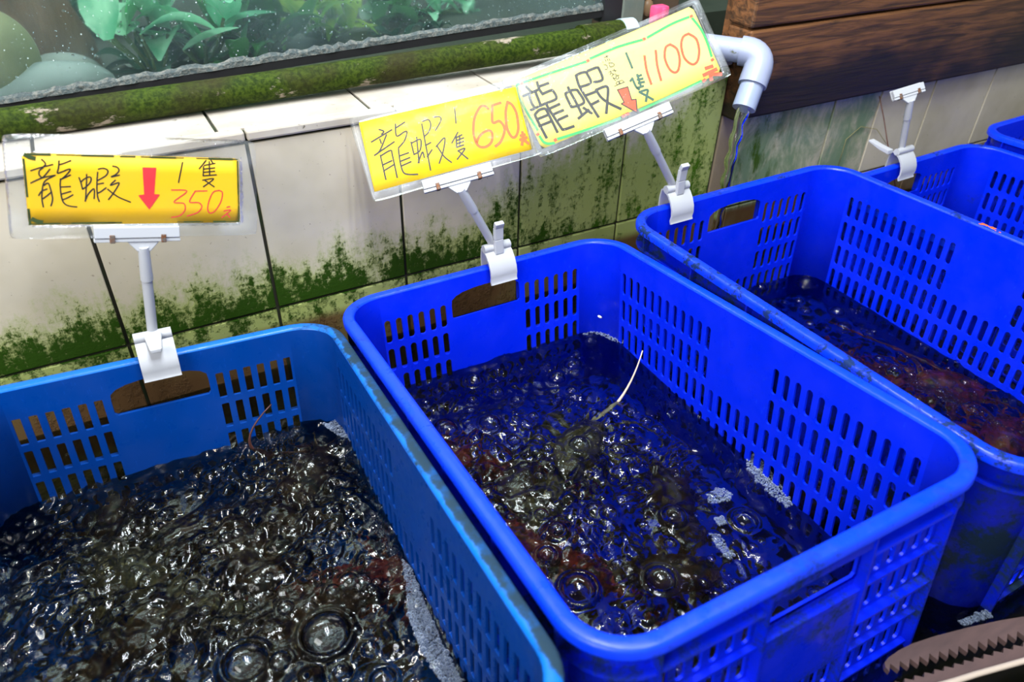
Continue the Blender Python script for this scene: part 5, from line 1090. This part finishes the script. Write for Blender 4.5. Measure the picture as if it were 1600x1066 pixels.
clip(MA, .006, (.0079, .822, -.403), card_frame(1), .083, 'upright white clip holding the 350 card, short lever forward, on the front left crate', 'forward', neck=.005)
clip(MBx, .024, (.386, .823, -.4166), card_frame(2), .093, 'white clip holding the 650 card, lever up, on the middle crate rim', 'up')
clip(MC, -.1229, (.6418, .79, -.365), card_frame(3), .100, 'moss stained white clip holding the 1100 card, on the mossy rimmed crate', 'up', neck=.005)
# the clip without a card
tp = on_y(1416, 175, .80); nb = Vector((-.25, -.78, .57)).normalized(); ub = Vector((.93, -.16, .17)); ub = (ub - nb * ub.dot(nb)).normalized(); vb = nb.cross(ub); oo = P(*on_y(1419, 146, .80))
inv_d = MD.inverted(); lxd = (inv_d @ P(*on_y(1408, 262, .79))).x
cl4 = clip(MD, lxd, tuple(on_y(1416, 172, .80)), Matrix(((ub.x, vb.x, nb.x, oo.x), (ub.y, vb.y, nb.y, oo.y), (ub.z, vb.z, nb.z, oo.z), (0, 0, 0, 1))), .062, 'white clip standing empty without a card, in front of the clean tiles at right', 'side')
# thin dark cord hanging at the empty clip
M_cord = plain('dark_brown_cord', srgb(86, 52, 44), .6)
cp = [on_y(1374, 150, .915), on_y(1381, 185, .905), on_y(1387, 225, .87), on_y(1392, 250, .82), on_y(1397, 278, .795), on_y(1399, 292, .79)]
o = MB().tube([P(*p) for p in cp], .0011, 6).build('hanging_cord', M_cord, smooth=True); tag(o, 'thin dark brown cord hanging from the wood down past the empty clip', 'cord')
cp = [on_y(1310, 258, .925), on_y(1322, 218, .926), on_y(1345, 198, .926), on_y(1370, 202, .926), on_y(1385, 225, .905)]
o = MB().tube([P(*p) for p in cp], .0006, 6).build('thin_line', plain('pale_line', srgb(150, 140, 90), .6), smooth=True); tag(o, 'thin pale loop of line against the mint green tile by the empty clip', 'line')

# ------------------------------------------------------------------ serrated tongs at the lower right
def steel():
    t = NT('dull_steel'); n = t.noise(t.scale(t.pos(), (1, 4, 1)), 40, 5, .6)
    t.set(base=t.mix(n, srgb(112, 88, 84), srgb(78, 64, 64)), rough=.42, metal=.35); t.bump(n, .15, .001); return t.m
M_steel = steel()
TZ = -.655
def tq(x, y, dz=0.0):      # crop coordinates of the tongs -> points on their plane
    c = on_z(1340 + x / 4.934, 850 + y / 4.934, TZ); return Vector((c[0], c[1], c[2] + ZO + dz))
def jaw(edge, teeth_a, teeth_b, n, depth, flip, name, root, lip=None):
    """strip between a smooth edge (polyline) and a toothed edge"""
    pts = [tq(*p) for p in edge]; A = Vector(teeth_a); B = Vector(teeth_b); teeth = []
    for i in range(n):
        v = A.lerp(B, i / n); w_ = A.lerp(B, (i + 1) / n)
        teeth += [tq(v.x, v.y), tq(v.x + (w_ - v).x * .90, w_.y + depth)] if not flip else [tq(v.x, v.y), tq(v.x + (w_ - v).x * .04, v.y - depth)]
    teeth.append(tq(B.x, B.y))
    loop = pts + teeth[::-1]; nn = len(loop); th = Vector((0, 0, -.006))
    bm = bmesh.new(); vt = [bm.verts.new(p) for p in loop]; f = bm.faces.new(vt); r = bmesh.ops.extrude_face_region(bm, geom=[f])
    for g_ in r['geom']:
        if isinstance(g_, bmesh.types.BMVert): g_.co += th
    bmesh.ops.recalc_face_normals(bm, faces=bm.faces); bmesh.ops.triangulate(bm, faces=[q for q in bm.faces if len(q.verts) > 4])
    me = bpy.data.meshes.new(name); bm.to_mesh(me); bm.free(); me.materials.append(M_steel); o = bpy.data.objects.new(name, me); COL.objects.link(o)
    for v in me.vertices: v.co -= root.location
    o.parent = root; return o
tr_ = empty('serrated_tongs', tq(1400, 800), 'pair of dull steel tongs with saw toothed jaws at the lower right corner', 'tongs')
jaw([(245, 985), (215, 950), (208, 915), (240, 875), (320, 820), (420, 770), (600, 710), (850, 645), (1100, 590), (1283, 560), (1500, 515), (1828, 450)], (252, 922), (1835, 518), 21, 72, False, 'upper_jaw', tr_)
lj = jaw([(131, 1180), (300, 1150), (740, 1066), (900, 1015), (1283, 905), (1500, 835), (1809, 738)], (131, 1146), (1809, 629), 22, 38, True, 'lower_jaw', tr_)
mb = MB()
mb.tube([tq(x, y, .0015) - tr_.location for x, y in ((150, 1250), (300, 1190), (740, 1066), (900, 1015), (1283, 908), (1500, 838), (1800, 743))], .0030, 8)
mb.build('rolled_edge', plain('bright_steel_edge', srgb(214, 196, 180), .3, metal=.4), lj, smooth=True)
mb = MB(); mb.tube([tq(1780, 480) - tr_.location, tq(1980, 500) - tr_.location, tq(1990, 620) - tr_.location, tq(1780, 690) - tr_.location], .006, 10); mb.build('spring_bow', M_steel, tr_, smooth=True)
# small white grain on the inside of the middle crate
gp = MBx @ Vector((XI - RI * .3 - .004, YI - RI * .3 - .004, -.125))
o = MB().ball((0, 0, 0), (.0038, .002, .002)).build('grain', plain('white_grain', (.8, .78, .7), .5), smooth=True); o.location = gp; o.rotation_euler = (0, .4, -.7)
tag(o, 'tiny white grain stuck inside the back right corner of the middle crate', 'grain')
# flecks of orange paint on the far rim of the third crate
sm = [c for c in bpy.data.objects if c.get('label', '').startswith('bright blue slotted crate with mossy')][0]; r = random.Random(2); mb = MB()
for _ in range(16):
    y = .020 + r.uniform(-.016, .016) ; x = CW / 2 - IN + r.uniform(.0035, .010)
    mb.ball((x, y, .0002), (r.uniform(.0008, .0022), r.uniform(.001, .004), .0005), 8, 4)
mb.build('orange_flecks', plain('orange_fleck', srgb(214, 96, 40), .5), sm)
